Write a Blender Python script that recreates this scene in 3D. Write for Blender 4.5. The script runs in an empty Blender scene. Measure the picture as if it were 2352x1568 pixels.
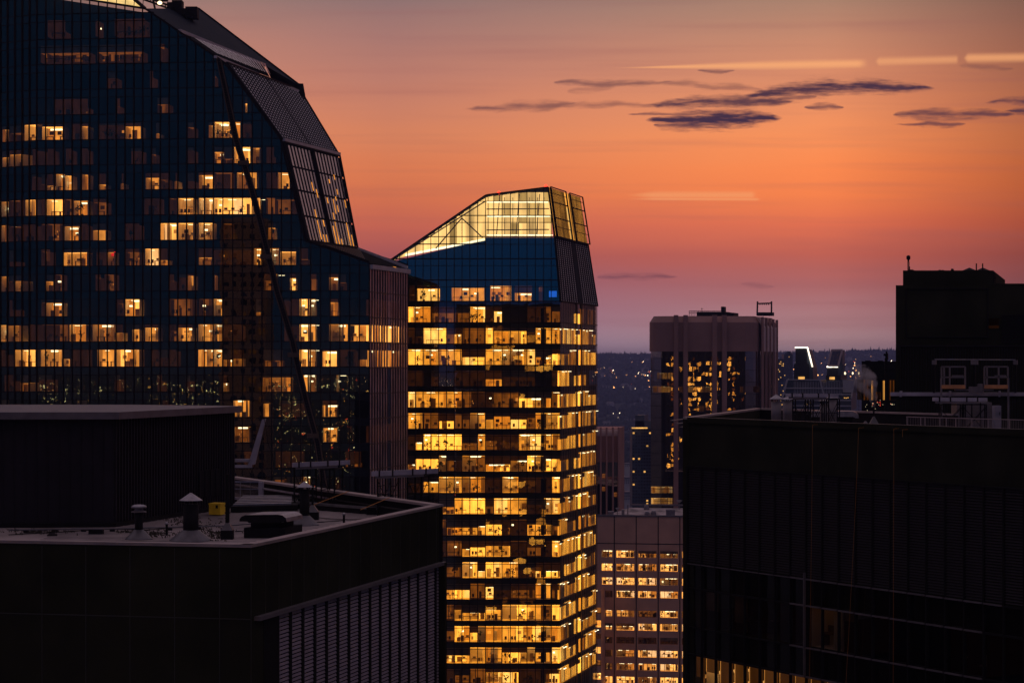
import bpy, math, random
from mathutils import Vector, noise
# ------------------------------------------------------------------ camera, world, exposure
U0, V0, F, H = 1176.0, 835.0, 5200.0, 130.0      # reading scale of the photograph (2352 wide), horizon row, focal length, eye height
sc = bpy.context.scene
cam_d = bpy.data.cameras.new('camera'); cam = bpy.data.objects.new('camera', cam_d)
sc.collection.objects.link(cam); sc.camera = cam
cam.location = (0, 0, H); cam.rotation_euler = (math.pi/2, 0, 0)
cam_d.sensor_width = 36; cam_d.lens = F/2352*36; cam_d.shift_y = (V0-784)/2352
cam_d.clip_start = 1; cam_d.clip_end = 60000
sc.view_settings.view_transform = 'Standard'; sc.view_settings.look = 'None'
sc.view_settings.exposure = 0; sc.view_settings.gamma = 1
sc.render.engine = 'CYCLES'
sc.cycles.max_bounces = 8; sc.cycles.transparent_max_bounces = 16; sc.cycles.diffuse_bounces = 2
sc.cycles.glossy_bounces = 3; sc.cycles.volume_bounces = 0; sc.cycles.use_denoising = True
sc.cycles.sample_clamp_indirect = 4

def lin(c):
    return tuple(((x/255)/12.92 if x/255 <= .04045 else ((x/255+.055)/1.055)**2.4) for x in c) + (1,)

class NT:
    def __init__(s, t): s.t = t; t.nodes.clear()
    def n(s, typ, **k):
        x = s.t.nodes.new(typ)
        for a, b in k.items(): setattr(x, a, b)
        return x
    def l(s, a, b): s.t.links.new(a, b)
    def val(s, sock, v):
        if hasattr(v, 'is_linked') or hasattr(v, 'links'): s.l(v, sock)
        else: sock.default_value = v
    def m(s, op, a, b=0.0, c=None, clamp=False):
        x = s.n('ShaderNodeMath', operation=op); x.use_clamp = clamp
        s.val(x.inputs[0], a); s.val(x.inputs[1], b)
        if c is not None: s.val(x.inputs[2], c)
        return x.outputs[0]
    def mix(s, f, a, b, mode='MIX'):
        x = s.n('ShaderNodeMix', data_type='RGBA', blend_type=mode)
        s.val(x.inputs[0], f); s.val(x.inputs[6], a); s.val(x.inputs[7], b)
        return x.outputs[2]
    def ramp(s, f, stops, interp='LINEAR'):
        x = s.n('ShaderNodeValToRGB'); s.val(x.inputs[0], f); r = x.color_ramp; r.interpolation = interp
        while len(r.elements) > 1: r.elements.remove(r.elements[-1])
        r.elements[0].position = stops[0][0]; r.elements[0].color = stops[0][1]
        for p, c in stops[1:]:
            e = r.elements.new(p); e.color = c
        return x.outputs[0]
    def smooth(s, x, a, b):
        q = s.n('ShaderNodeMapRange', interpolation_type='SMOOTHSTEP'); s.val(q.inputs[0], x)
        q.inputs[1].default_value = a; q.inputs[2].default_value = b
        return q.outputs[0]

SUN_EL, SUN_AZ = math.radians(-1.0), math.radians(8)     # just set, ahead and slightly right
w = bpy.data.worlds.new('World'); sc.world = w; w.use_nodes = True
N = NT(w.node_tree)
tc = N.n('ShaderNodeTexCoord'); sp = N.n('ShaderNodeSeparateXYZ'); N.l(tc.outputs['Generated'], sp.inputs[0])
X, Y, Z = sp.outputs
yy = N.m('MAXIMUM', Y, 0.05)
UU = N.m('MULTIPLY_ADD', N.m('DIVIDE', X, yy), F, U0)      # direction azimuth on the same scale as the readings
VV = N.m('MULTIPLY_ADD', N.m('DIVIDE', Z, yy), -F, V0)
zc = N.m('MAXIMUM', Z, 0.0)
vz = lambda v: (835-v)/5200
cb = N.n('ShaderNodeCombineXYZ'); N.l(N.m('DIVIDE', UU, 520.0), cb.inputs[0]); N.l(N.m('DIVIDE', VV, 60.0), cb.inputs[1])
nz = N.n('ShaderNodeTexNoise'); N.l(cb.outputs[0], nz.inputs['Vector']); nz.inputs['Scale'].default_value = 1.0; nz.inputs['Detail'].default_value = 5
wob = N.m('SUBTRACT', nz.outputs['Fac'], 0.5)
zw = N.m('MULTIPLY_ADD', wob, 0.0060, zc)
west_stops = [(835, (202,170,184)), (775, (196,153,160)), (710, (182,126,132)), (650, (178,106,108)), (590, (194,99,87)), (520, (228,114,82)),
   (450, (248,132,78)), (390, (253,140,82)), (320, (249,148,93)), (250, (235,146,102)), (180, (217,141,108)), (90, (194,136,112)), (0, (162,128,112)), (-250, (156,130,120)), (-700, (150,128,124)), (-1200, (140,124,130))]
west = N.ramp(N.m('MULTIPLY', zw, 2.0), [(min(1, max(0, vz(v)*2)), lin(c)) for v, c in west_stops] + [(1.0, lin((134, 120, 130)))])
ustops = [(-3000, (.30,.34,.48)), (0, (.70,.74,1.0)), (500, (.86,.87,1.05)), (900, (.74,.77,1.02)), (1300, (.88,.90,1.03)), (1650, (1,1,1)), (1900, (1.06,1.03,.96)), (2140, (.80,.74,.72)), (2352, (.56,.50,.50)), (4200, (.46,.42,.50)), (9000, (.2,.2,.3))]
um = N.ramp(N.m('DIVIDE', N.m('ADD', UU, 3000.0), 12000.0, clamp=True), [((u+3000)/12000, c+(1,)) for u, c in ustops])
west = N.mix(1.0, west, um, 'MULTIPLY')
# broad faint bands
cb2 = N.n('ShaderNodeCombineXYZ'); N.l(N.m('DIVIDE', UU, 900.0), cb2.inputs[0]); N.l(N.m('DIVIDE', VV, 38.0), cb2.inputs[1])
nb = N.n('ShaderNodeTexNoise'); N.l(cb2.outputs[0], nb.inputs['Vector']); nb.inputs['Scale'].default_value = 1.0; nb.inputs['Detail'].default_value = 3
west = N.mix(N.m('MULTIPLY', N.smooth(nb.outputs['Fac'], .46, .75), .22), west, lin((150, 88, 92)))
# cloud fibres
cb3 = N.n('ShaderNodeCombineXYZ'); N.l(N.m('DIVIDE', UU, 62.0), cb3.inputs[0]); N.l(N.m('DIVIDE', VV, 9.0), cb3.inputs[1])
nf = N.n('ShaderNodeTexNoise'); N.l(cb3.outputs[0], nf.inputs['Vector']); nf.inputs['Scale'].default_value = 1.0; nf.inputs['Detail'].default_value = 6; nf.inputs['Roughness'].default_value = .6
cb4 = N.n('ShaderNodeCombineXYZ'); N.l(N.m('DIVIDE', UU, 90.0), cb4.inputs[0]); N.l(N.m('DIVIDE', VV, 70.0), cb4.inputs[1])
nw = N.n('ShaderNodeTexNoise'); N.l(cb4.outputs[0], nw.inputs['Vector']); nw.inputs['Scale'].default_value = 1.0; nw.inputs['Detail'].default_value = 4
Vw = N.m('MULTIPLY_ADD', N.m('SUBTRACT', nw.outputs['Fac'], .5), 22.0, VV)
def spindle(x0, y0, x1, y1, hw, st, soft=1.0, peak=.5, fib=.9):
    t = N.m('DIVIDE', N.m('SUBTRACT', UU, float(x0)), float(x1-x0), clamp=True)
    yc = N.m('MULTIPLY_ADD', t, float(y1-y0), float(y0))
    tp = N.m('POWER', t, math.log(.5)/math.log(peak))
    env = N.m('POWER', N.m('MULTIPLY', N.m('MULTIPLY', tp, N.m('SUBTRACT', 1.0, tp)), 4.0), .8)
    dist = N.m('DIVIDE', N.m('ABSOLUTE', N.m('SUBTRACT', Vw, yc)), N.m('MULTIPLY_ADD', env, float(hw)*1.3, .8))
    d = N.m('ADD', N.m('SUBTRACT', 1.0, dist), N.m('MULTIPLY', N.m('SUBTRACT', nf.outputs['Fac'], .5), fib*2.6))
    return N.m('MULTIPLY', N.m('MULTIPLY', N.smooth(d, -.35, 1.15*soft), N.smooth(env, 0.0, .35)), st)
clouds = [(1060,252,1330,238,9,.62,1,.6),(1190,243,1560,240,6,.5,1,.4),(1270,192,1560,190,7,.6,1,.4),(1300,212,1420,196,8,.3,1.2,.5),(1500,190,1760,205,7,.45,1,.5),
 (1440,240,1830,232,13,.92,1,.65),(1690,222,1960,196,16,.96,.9,.6),(1880,196,2150,204,12,.97,.9,.4),(1780,228,1880,222,9,.7,1,.5),(1480,276,1800,272,17,.98,.8,.5),(1500,290,1680,284,10,.85,1,.4),
 (1440,262,1660,258,4,.7,1,.5),(1845,249,1940,247,6,.8,1,.5),(2050,264,2340,262,10,.8,1,.4),(2050,287,2220,283,5,.75,1,.6),(2255,236,2480,226,8,.85,1,.6),(2300,256,2460,250,9,.9,1,.6),
 (1370,634,1560,636,7,.5,1.4,.4),(1600,164,1690,163,4,.65,1,.5),(2200,152,2330,158,6,.35,1.2,.5),(1890,212,1960,208,6,.5,1,.5),(1700,652,1780,656,6,.25,1.2,.5)]
cl = None
for c in clouds:
    s_ = spindle(*c)
    cl = s_ if cl is None else N.m('MAXIMUM', cl, s_)
west = N.mix(cl, west, N.mix(N.smooth(VV, 200.0, 300.0), lin((62, 42, 66)), lin((50, 38, 68))))
streaks = [(1420,156,1500,150,3,.5),(1450,149,1990,146,0,0)]
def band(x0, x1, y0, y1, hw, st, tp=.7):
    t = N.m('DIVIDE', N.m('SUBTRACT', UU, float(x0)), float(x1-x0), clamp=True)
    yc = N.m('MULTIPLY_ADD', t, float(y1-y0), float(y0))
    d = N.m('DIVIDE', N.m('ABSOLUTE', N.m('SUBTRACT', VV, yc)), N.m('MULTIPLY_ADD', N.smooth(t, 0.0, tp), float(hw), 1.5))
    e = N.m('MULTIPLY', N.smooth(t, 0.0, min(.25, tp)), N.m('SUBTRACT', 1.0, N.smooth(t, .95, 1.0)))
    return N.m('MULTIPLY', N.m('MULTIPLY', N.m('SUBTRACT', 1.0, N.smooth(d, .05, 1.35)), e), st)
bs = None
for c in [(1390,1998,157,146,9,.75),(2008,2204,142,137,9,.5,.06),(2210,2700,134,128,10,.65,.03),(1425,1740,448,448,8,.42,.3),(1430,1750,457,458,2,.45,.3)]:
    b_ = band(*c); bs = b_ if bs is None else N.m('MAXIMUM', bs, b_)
west = N.mix(bs, west, lin((255, 176, 118)))  # lamp reflections in a window pane, painted into the sky as bright streaks
east = N.ramp(Z, [(0, lin((14,48,94))), (.12, lin((12,50,100))), (.22, lin((28,54,96))), (.45, lin((104,90,106))), (1, lin((146,124,130)))])
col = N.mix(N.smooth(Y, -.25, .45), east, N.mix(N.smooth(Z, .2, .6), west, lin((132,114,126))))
ns = N.n('ShaderNodeTexSky', sky_type='NISHITA'); ns.sun_disc = False; ns.sun_elevation = SUN_EL; ns.sun_rotation = SUN_AZ
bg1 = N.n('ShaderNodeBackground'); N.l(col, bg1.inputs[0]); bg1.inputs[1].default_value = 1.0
bg2 = N.n('ShaderNodeBackground'); N.l(ns.outputs[0], bg2.inputs[0]); bg2.inputs[1].default_value = 0.004
ad = N.n('ShaderNodeAddShader'); N.l(bg1.outputs[0], ad.inputs[0]); N.l(bg2.outputs[0], ad.inputs[1])
wo = N.n('ShaderNodeOutputWorld'); N.l(ad.outputs[0], wo.inputs[0])

# ------------------------------------------------------------------ helpers
C = sc.collection
def Wp(u, v, d): return Vector(((u-U0)/F*d, d, H+(V0-v)/F*d))
def mat(name, c, rough=.7, metal=0.0, var=.25, scale=1.0, spec=.4, bump=0.0, stretch=(1,1,1)):
    m = bpy.data.materials.new(name); m.use_nodes = True; n = NT(m.node_tree)
    p = n.n('ShaderNodeBsdfPrincipled'); o = n.n('ShaderNodeOutputMaterial'); n.l(p.outputs[0], o.inputs[0])
    t = n.n('ShaderNodeTexCoord'); mp = n.n('ShaderNodeMapping'); mp.inputs['Scale'].default_value = stretch
    n.l(t.outputs['Object'], mp.inputs[0])
    x = n.n('ShaderNodeTexNoise'); n.l(mp.outputs[0], x.inputs['Vector']); x.inputs['Scale'].default_value = scale; x.inputs['Detail'].default_value = 6
    a = tuple(k*(1-var) for k in c[:3])+(1,); b = tuple(min(1, k*(1+var)) for k in c[:3])+(1,)
    n.l(n.ramp(x.outputs['Fac'], [(.3, a), (.7, b)]), p.inputs['Base Color'])
    p.inputs['Roughness'].default_value = rough; p.inputs['Metallic'].default_value = metal
    p.inputs['Specular IOR Level'].default_value = spec
    n.l(n.m('MULTIPLY_ADD', x.outputs['Fac'], .25, rough-.12), p.inputs['Roughness'])
    if bump:
        b_ = n.n('ShaderNodeBump'); b_.inputs['Distance'].default_value = bump; n.l(x.outputs['Fac'], b_.inputs['Height']); n.l(b_.outputs[0], p.inputs['Normal'])
    return m
def emit(name, c, st=1.0, var=.3, scale=.8, stretch=(1,1,.5)):
    m = bpy.data.materials.new(name); m.use_nodes = True; n = NT(m.node_tree)
    e = n.n('ShaderNodeEmission'); o = n.n('ShaderNodeOutputMaterial'); n.l(e.outputs[0], o.inputs[0])
    e.inputs[0].default_value = c[:3]+(1,)
    if var:
        t = n.n('ShaderNodeTexCoord'); mp = n.n('ShaderNodeMapping'); mp.inputs['Scale'].default_value = stretch; n.l(t.outputs['Object'], mp.inputs[0])
        x = n.n('ShaderNodeTexNoise'); n.l(mp.outputs[0], x.inputs['Vector']); x.inputs['Scale'].default_value = scale; x.inputs['Detail'].default_value = 3
        r = n.n('ShaderNodeMapRange'); n.l(x.outputs['Fac'], r.inputs[0]); r.inputs[1].default_value = .3; r.inputs[2].default_value = .7
        r.inputs[3].default_value = st*(1-var); r.inputs[4].default_value = st*(1+var); n.l(r.outputs[0], e.inputs[1])
    else: e.inputs[1].default_value = st
    m.cycles.emission_sampling = 'NONE'
    return m
def glass(name, refl, tint, dist=.006, scale=.55, gt=(1,1,1)):
    m = bpy.data.materials.new(name); m.use_nodes = True; n = NT(m.node_tree)
    tr = n.n('ShaderNodeBsdfTransparent'); tr.inputs[0].default_value = tint+(1,)
    g = n.n('ShaderNodeBsdfGlossy'); g.inputs['Roughness'].default_value = 0.0; g.inputs[0].default_value = gt+(1,)
    t = n.n('ShaderNodeTexCoord'); x = n.n('ShaderNodeTexNoise'); n.l(t.outputs['Object'], x.inputs['Vector'])
    x.inputs['Scale'].default_value = scale; x.inputs['Detail'].default_value = 1.5
    b = n.n('ShaderNodeBump'); b.inputs['Distance'].default_value = dist; n.l(x.outputs['Fac'], b.inputs['Height']); n.l(b.outputs[0], g.inputs['Normal'])
    fr = n.n('ShaderNodeLayerWeight'); fr.inputs[0].default_value = .25
    f = n.m('MULTIPLY_ADD', n.m('POWER', fr.outputs['Facing'], 7.0), 1-refl, refl)
    mx = n.n('ShaderNodeMixShader'); n.l(f, mx.inputs[0]); n.l(tr.outputs[0], mx.inputs[1]); n.l(g.outputs[0], mx.inputs[2])
    o = n.n('ShaderNodeOutputMaterial'); n.l(mx.outputs[0], o.inputs[0])
    return m

ORG = {}
def tag(o, label, cat=None, group=None, kind=None):
    if label: o['label'] = label
    if cat: o['category'] = cat
    if group: o['group'] = group
    if kind: o['kind'] = kind
    return o
def thing(name, loc, label, cat, group=None):
    o = bpy.data.objects.new(name, None); C.objects.link(o); o.location = loc; o.empty_display_size = .5
    ORG[o.name] = Vector(loc); return tag(o, label, cat, group)
class MB:
    def __init__(s): s.v = []; s.f = []; s.m = []
    def poly(s, pts, mi=0):
        i = len(s.v); s.v += [tuple(p) for p in pts]; s.f.append(tuple(range(i, i+len(pts)))); s.m.append(mi)
    def hexa(s, p, mi=0):     # p: 4 bottom, 4 top
        i = len(s.v); s.v += [tuple(q) for q in p]
        for f in ((3,2,1,0), (4,5,6,7), (0,1,5,4), (1,2,6,5), (2,3,7,6), (3,0,4,7)):
            s.f.append(tuple(i+k for k in f)); s.m.append(mi)
    def box(s, x0, x1, y0, y1, z0, z1, mi=0):
        s.hexa([(x0,y0,z0),(x1,y0,z0),(x1,y1,z0),(x0,y1,z0),(x0,y0,z1),(x1,y0,z1),(x1,y1,z1),(x0,y1,z1)], mi)
    def pbox(s, pl, s0, s1, z0, z1, o0, o1, mi=0):   # box in a facade's own axes (o: outward)
        s.hexa([pl.p(s0,z0,o1), pl.p(s1,z0,o1), pl.p(s1,z0,o0), pl.p(s0,z0,o0), pl.p(s0,z1,o1), pl.p(s1,z1,o1), pl.p(s1,z1,o0), pl.p(s0,z1,o0)], mi)
    def bar(s, a, b, r, mi=0, n=4, r2=None):
        a = Vector(a); b = Vector(b); d = (b-a)
        if d.length < 1e-6: return
        d.normalize(); e = Vector((0,0,1)) if abs(d.z) < .9 else Vector((1,0,0))
        x = d.cross(e).normalized(); y = d.cross(x); r2 = r if r2 is None else r2; i = len(s.v)
        for q, rr in ((a, r), (b, r2)):
            for k in range(n):
                t = 2*math.pi*(k+.5)/n; s.v.append(tuple(q+(x*math.cos(t)+y*math.sin(t))*rr))
        for k in range(n):
            s.f.append((i+k, i+(k+1)%n, i+n+(k+1)%n, i+n+k)); s.m.append(mi)
        s.f.append(tuple(i+k for k in range(n-1, -1, -1))); s.m.append(mi); s.f.append(tuple(i+n+k for k in range(n))); s.m.append(mi)
    def path(s, pts, r, mi=0, n=4):
        for a, b in zip(pts, pts[1:]): s.bar(a, b, r, mi, n)
    def lathe(s, c, prof, n=20, mi=0):
        i = len(s.v); c = Vector(c)
        for r, z in prof:
            for k in range(n):
                t = 2*math.pi*k/n; s.v.append((c.x+r*math.cos(t), c.y+r*math.sin(t), c.z+z))
        for j in range(len(prof)-1):
            for k in range(n):
                s.f.append((i+j*n+k, i+j*n+(k+1)%n, i+(j+1)*n+(k+1)%n, i+(j+1)*n+k)); s.m.append(mi)
        s.f.append(tuple(i+k for k in range(n-1, -1, -1))); s.m.append(mi)
        s.f.append(tuple(i+(len(prof)-1)*n+k for k in range(n))); s.m.append(mi)
    def prism(s, pts, vec, mi=0, cap=True):   # polygon pts swept by vec
        vec = Vector(vec); n = len(pts); i = len(s.v); s.v += [tuple(p) for p in pts] + [tuple(Vector(p)+vec) for p in pts]
        if cap: s.f += [tuple(range(i, i+n)), tuple(range(i+2*n-1, i+n-1, -1))]; s.m += [mi, mi]
        for k in range(n): s.f.append((i+k, i+(k+1)%n, i+n+(k+1)%n, i+n+k)); s.m.append(mi)
    def add(s, o): i = len(s.v); s.v += o.v; s.f += [tuple(i+k for k in f) for f in o.f]; s.m += o.m; return s
    def build(s, name, mats, parent=None, org=None, smooth=False):
        if parent is not None: org = ORG[parent.name]
        org = Vector(org) if org is not None else Vector((0,0,0))
        me = bpy.data.meshes.new(name); me.from_pydata([tuple(Vector(q)-org) for q in s.v], [], s.f)
        mats = mats if isinstance(mats, (list, tuple)) else [mats]
        for m in mats: me.materials.append(m)
        me.polygons.foreach_set('material_index', s.m)
        if smooth: me.polygons.foreach_set('use_smooth', [True]*len(s.f))
        me.update(); o = bpy.data.objects.new(name, me); C.objects.link(o); ORG[o.name] = org
        if parent is not None: o.parent = parent
        else: o.location = org
        return o
class PL:    # a vertical facade plane through two plan points; s runs A->B, o points to the camera side
    def __init__(s, A, B):
        s.A = Vector(A); s.B = Vector(B); s.t = (s.B-s.A).normalized(); s.L = (s.B-s.A).length
        n = Vector((s.t.y, -s.t.x)); s.n = n if n.dot(-s.A) > 0 else -n
    def p(s, a, z, o=0): q = s.A+s.t*a+s.n*o; return Vector((q.x, q.y, z))
    def s_of(s, u): k = (u-U0)/F; return (k*s.A.y-s.A.x)/(s.t.x-k*s.t.y)
    def d_of(s, u): return s.A.y+s.s_of(u)*s.t.y
    def z_of(s, u, v): return H+(V0-v)/F*s.d_of(u)
    def uv(s, u, v, o=0): return s.p(s.s_of(u), s.z_of(u, v), o)
def P2(u, d): return Vector(((u-U0)/F*d, d))
def pl_ud(u0, d0, u1, d1): return PL(P2(u0, d0), P2(u1, d1))
GD = Vector((.2555, .967))          # street-grid direction running away from the viewer
def bil(q, a, b): return q[0].lerp(q[1], a).lerp(q[3].lerp(q[2], a), b)   # q: 4 corners

# ------------------------------------------------------------------ materials
M = {}
M['black_clad'] = mat('black_cladding', (.028,.029,.018), .8, 0, .3, .35, spec=.02)
M['black'] = mat('black_painted_steel', (.011,.011,.011), .65, 0, .2, 2, spec=.12)
M['seam'] = mat('panel_seam', (.05,.052,.045), .5, 0, .1, 2)
M['louv'] = mat('grey_louvre_blade', (.30,.26,.30), .5, .0, .15, 2)
M['ledge'] = mat('grey_metal_ledge', (.17,.155,.17), .45, .3, .2, 1.5)
M['coping'] = mat('parapet_coping', (.34,.28,.27), .5, .2, .2, .9)
M['roof'] = mat('weathered_roof_membrane', (.34,.30,.29), .85, 0, .6, .35, bump=.02, stretch=(1,.25,1))
M['pent'] = mat('corrugated_dark_siding', (.024,.021,.026), .7, 0, .15, 1, spec=.1)
M['galv'] = mat('galvanised_steel', (.34,.34,.37), .35, .75, .25, 3)
M['duct'] = mat('dark_duct_paint', (.013,.012,.013), .7, 0, .3, 2, spec=.1)
M['galv2'] = mat('dull_sheet_metal', (.13,.13,.145), .45, .4, .3, 2)
M['pale'] = mat('pale_painted_beam', (.36,.35,.42), .5, .1, .2, 1.5)
M['slat'] = mat('dark_louvre_blade', (.045,.040,.042), .7, 0, .15, 1, spec=.1)
M['yellow'] = mat('yellow_painted_box', (.95,.60,.02), .6, 0, .12, 3)
M['lt_dark'] = mat('tower_interior_dark', (.006,.006,.007), .9, spec=.05)
M['mull'] = mat('dark_bronze_mullion', (.016,.012,.011), .6, 0, .2, 1, spec=.1)
M['mull2'] = mat('bronze_mullion', (.10,.065,.045), .6, 0, .2, 1, spec=.2)
M['fin_pale'] = mat('pale_metal_fin', (.90,.84,.84), .28, 1.0, .15, 1)
M['fin_dull'] = mat('dull_rose_metal_fin', (.62,.50,.50), .35, .9, .3, .4)
M['edge_pale'] = mat('pale_edge_trim', (.5,.46,.48), .5, .2, .15, 1)
M['stone'] = mat('brown_granite', (.36,.19,.16), .5, 0, .14, .15, spec=.5)
M['stone2'] = mat('rose_concrete', (.46,.23,.19), .75, 0, .12, .12)
M['stone3'] = mat('rose_precast', (.58,.33,.24), .7, 0, .14, .2)
M['tip'] = mat('pale_rose_panel_and_glare', (.62,.47,.46), .5, 0, .12, .2)
M['far'] = mat('distant_blue_grey_facade', (.06,.08,.11), .5, 0, .2, .2)
M['far2'] = mat('distant_dark_facade', (.015,.018,.025), .5, 0, .2, .2)
M['far3'] = mat('distant_pale_facade', (.38,.38,.42), .6, 0, .2, .2)
M['hill'] = mat('wooded_hillside', (.045,.055,.05), .95, 0, .6, .006, spec=.1)
M['leafdark'] = mat('dark_conifer_foliage', (.03,.04,.035), .9, 0, .4, .02, spec=.1)
M['rust'] = mat('orange_toe_board', (.55,.25,.10), .6, 0, .2, 2)
M['rope'] = mat('orange_rope', (.55,.24,.05), .7, 0, .1, 2)
M['moss'] = mat('roof_moss', (.05,.045,.03), .95, 0, .5, 4)
GL = glass('tower_glass_navy', .17, (.95,.92,.86), .0018, .45, gt=(.55,.66,.42))
GM = glass('tower_glass_blue', .34, (1,.95,.85), .0022, .62, gt=(.15,1.0,.86))
GM2 = glass('tower_glass_bronze', .20, (1,.97,.88), .0016, .62)
GR = glass('bronze_mirror_glass', .45, (.6,.55,.45), .0016, .5, gt=(.8,.62,.5))
GB = glass('dark_low_glass', .10, (.55,.5,.45), .003, .4)
GC = glass('crown_glass', .06, (.98,.96,.92), .003, .4)
def palette(tag_, full, k=1.0):
    r, g, b = full  # room walls glow by emission, standing in for lamplight falling on them
    return [emit(tag_+'_lamp', (1, .86, .50), 2.2*k, .2), emit(tag_+'_wall_glow_bright', (r, g, b), 1.62*k, .30), emit(tag_+'_wall', (r*.98, g*.84, b*.65), .84*k, .40),
            emit(tag_+'_wall_glow_dim', (r, g*.66, b*.5), .15*k, .5), emit(tag_+'_wall_glow_faint', (r, g*.62, b*.8), .018*k, .5), mat(tag_+'_furniture', (.16,.10,.055), .7, 0, .6, .7),
            mat(tag_+'_plant', (.03,.05,.015), .8), emit(tag_+'_accent', (.9, .30, .05), .6*k, .2), emit(tag_+'_red', (.9, .02, .02), .9, 0), emit(tag_+'_screen', (.02, .16, .95), .9, .1),
            mat(tag_+'_partition', (.62,.55,.44), .8, 0, .2, .6), emit(tag_+'_wall_glow_cream', (r, g*1.22, b*2.3), 1.25*k, .3), emit(tag_+'_wall_glow_amber', (r, g*.70, b*.4), .62*k, .4)]
PAL_L = palette('left_tower', (1.0, .41, .075), 1.2)
PAL_M = palette('middle_tower', (1.0, .41, .045), 1.38)
PAL_P = palette('stone_block', (1.0, .47, .11), 1.9)

# ------------------------------------------------------------------ lit rooms behind glass
def chair(mb, pl, s, z, o, mi=5):
    mb.pbox(pl, s-.22, s+.22, z+.42, z+.50, o-.2, o+.2, mi); mb.pbox(pl, s-.2, s+.2, z+.5, z+1.0, o-.24, o-.18, mi); mb.pbox(pl, s-.03, s+.03, z, z+.42, o-.03, o+.03, mi)
def desk(mb, pl, s, z, o, L, mi=5):
    mb.pbox(pl, s, s+L, z+.70, z+.78, o-.6, o, mi); mb.pbox(pl, s+.03, s+.08, z, z+.7, o-.55, o-.05, mi); mb.pbox(pl, s+L-.08, s+L-.03, z, z+.7, o-.55, o-.05, mi)
def plant(mb, pl, s, z, o, h, rng, mi=6):
    mb.pbox(pl, s-.14, s+.14, z, z+.35, o-.14, o+.14, 5); mb.pbox(pl, s-.02, s+.02, z+.3, z+h*.7, o-.02, o+.02, 5)
    for k in range(26):
        a = rng.uniform(0, 6.28); r = abs(rng.gauss(0, .33)); zz = z+h*.78+rng.gauss(0, .26)
        c = pl.p(s+r*math.cos(a), zz, o+.3*r*math.sin(a)); e = Vector((rng.uniform(-.16,.16), rng.uniform(-.05,.05), rng.uniform(-.12,.12)))
        mb.poly([c-e, c+Vector((e.z, .02, -e.x)), c+e, c-Vector((e.z, .02, -e.x))], mi)
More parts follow.
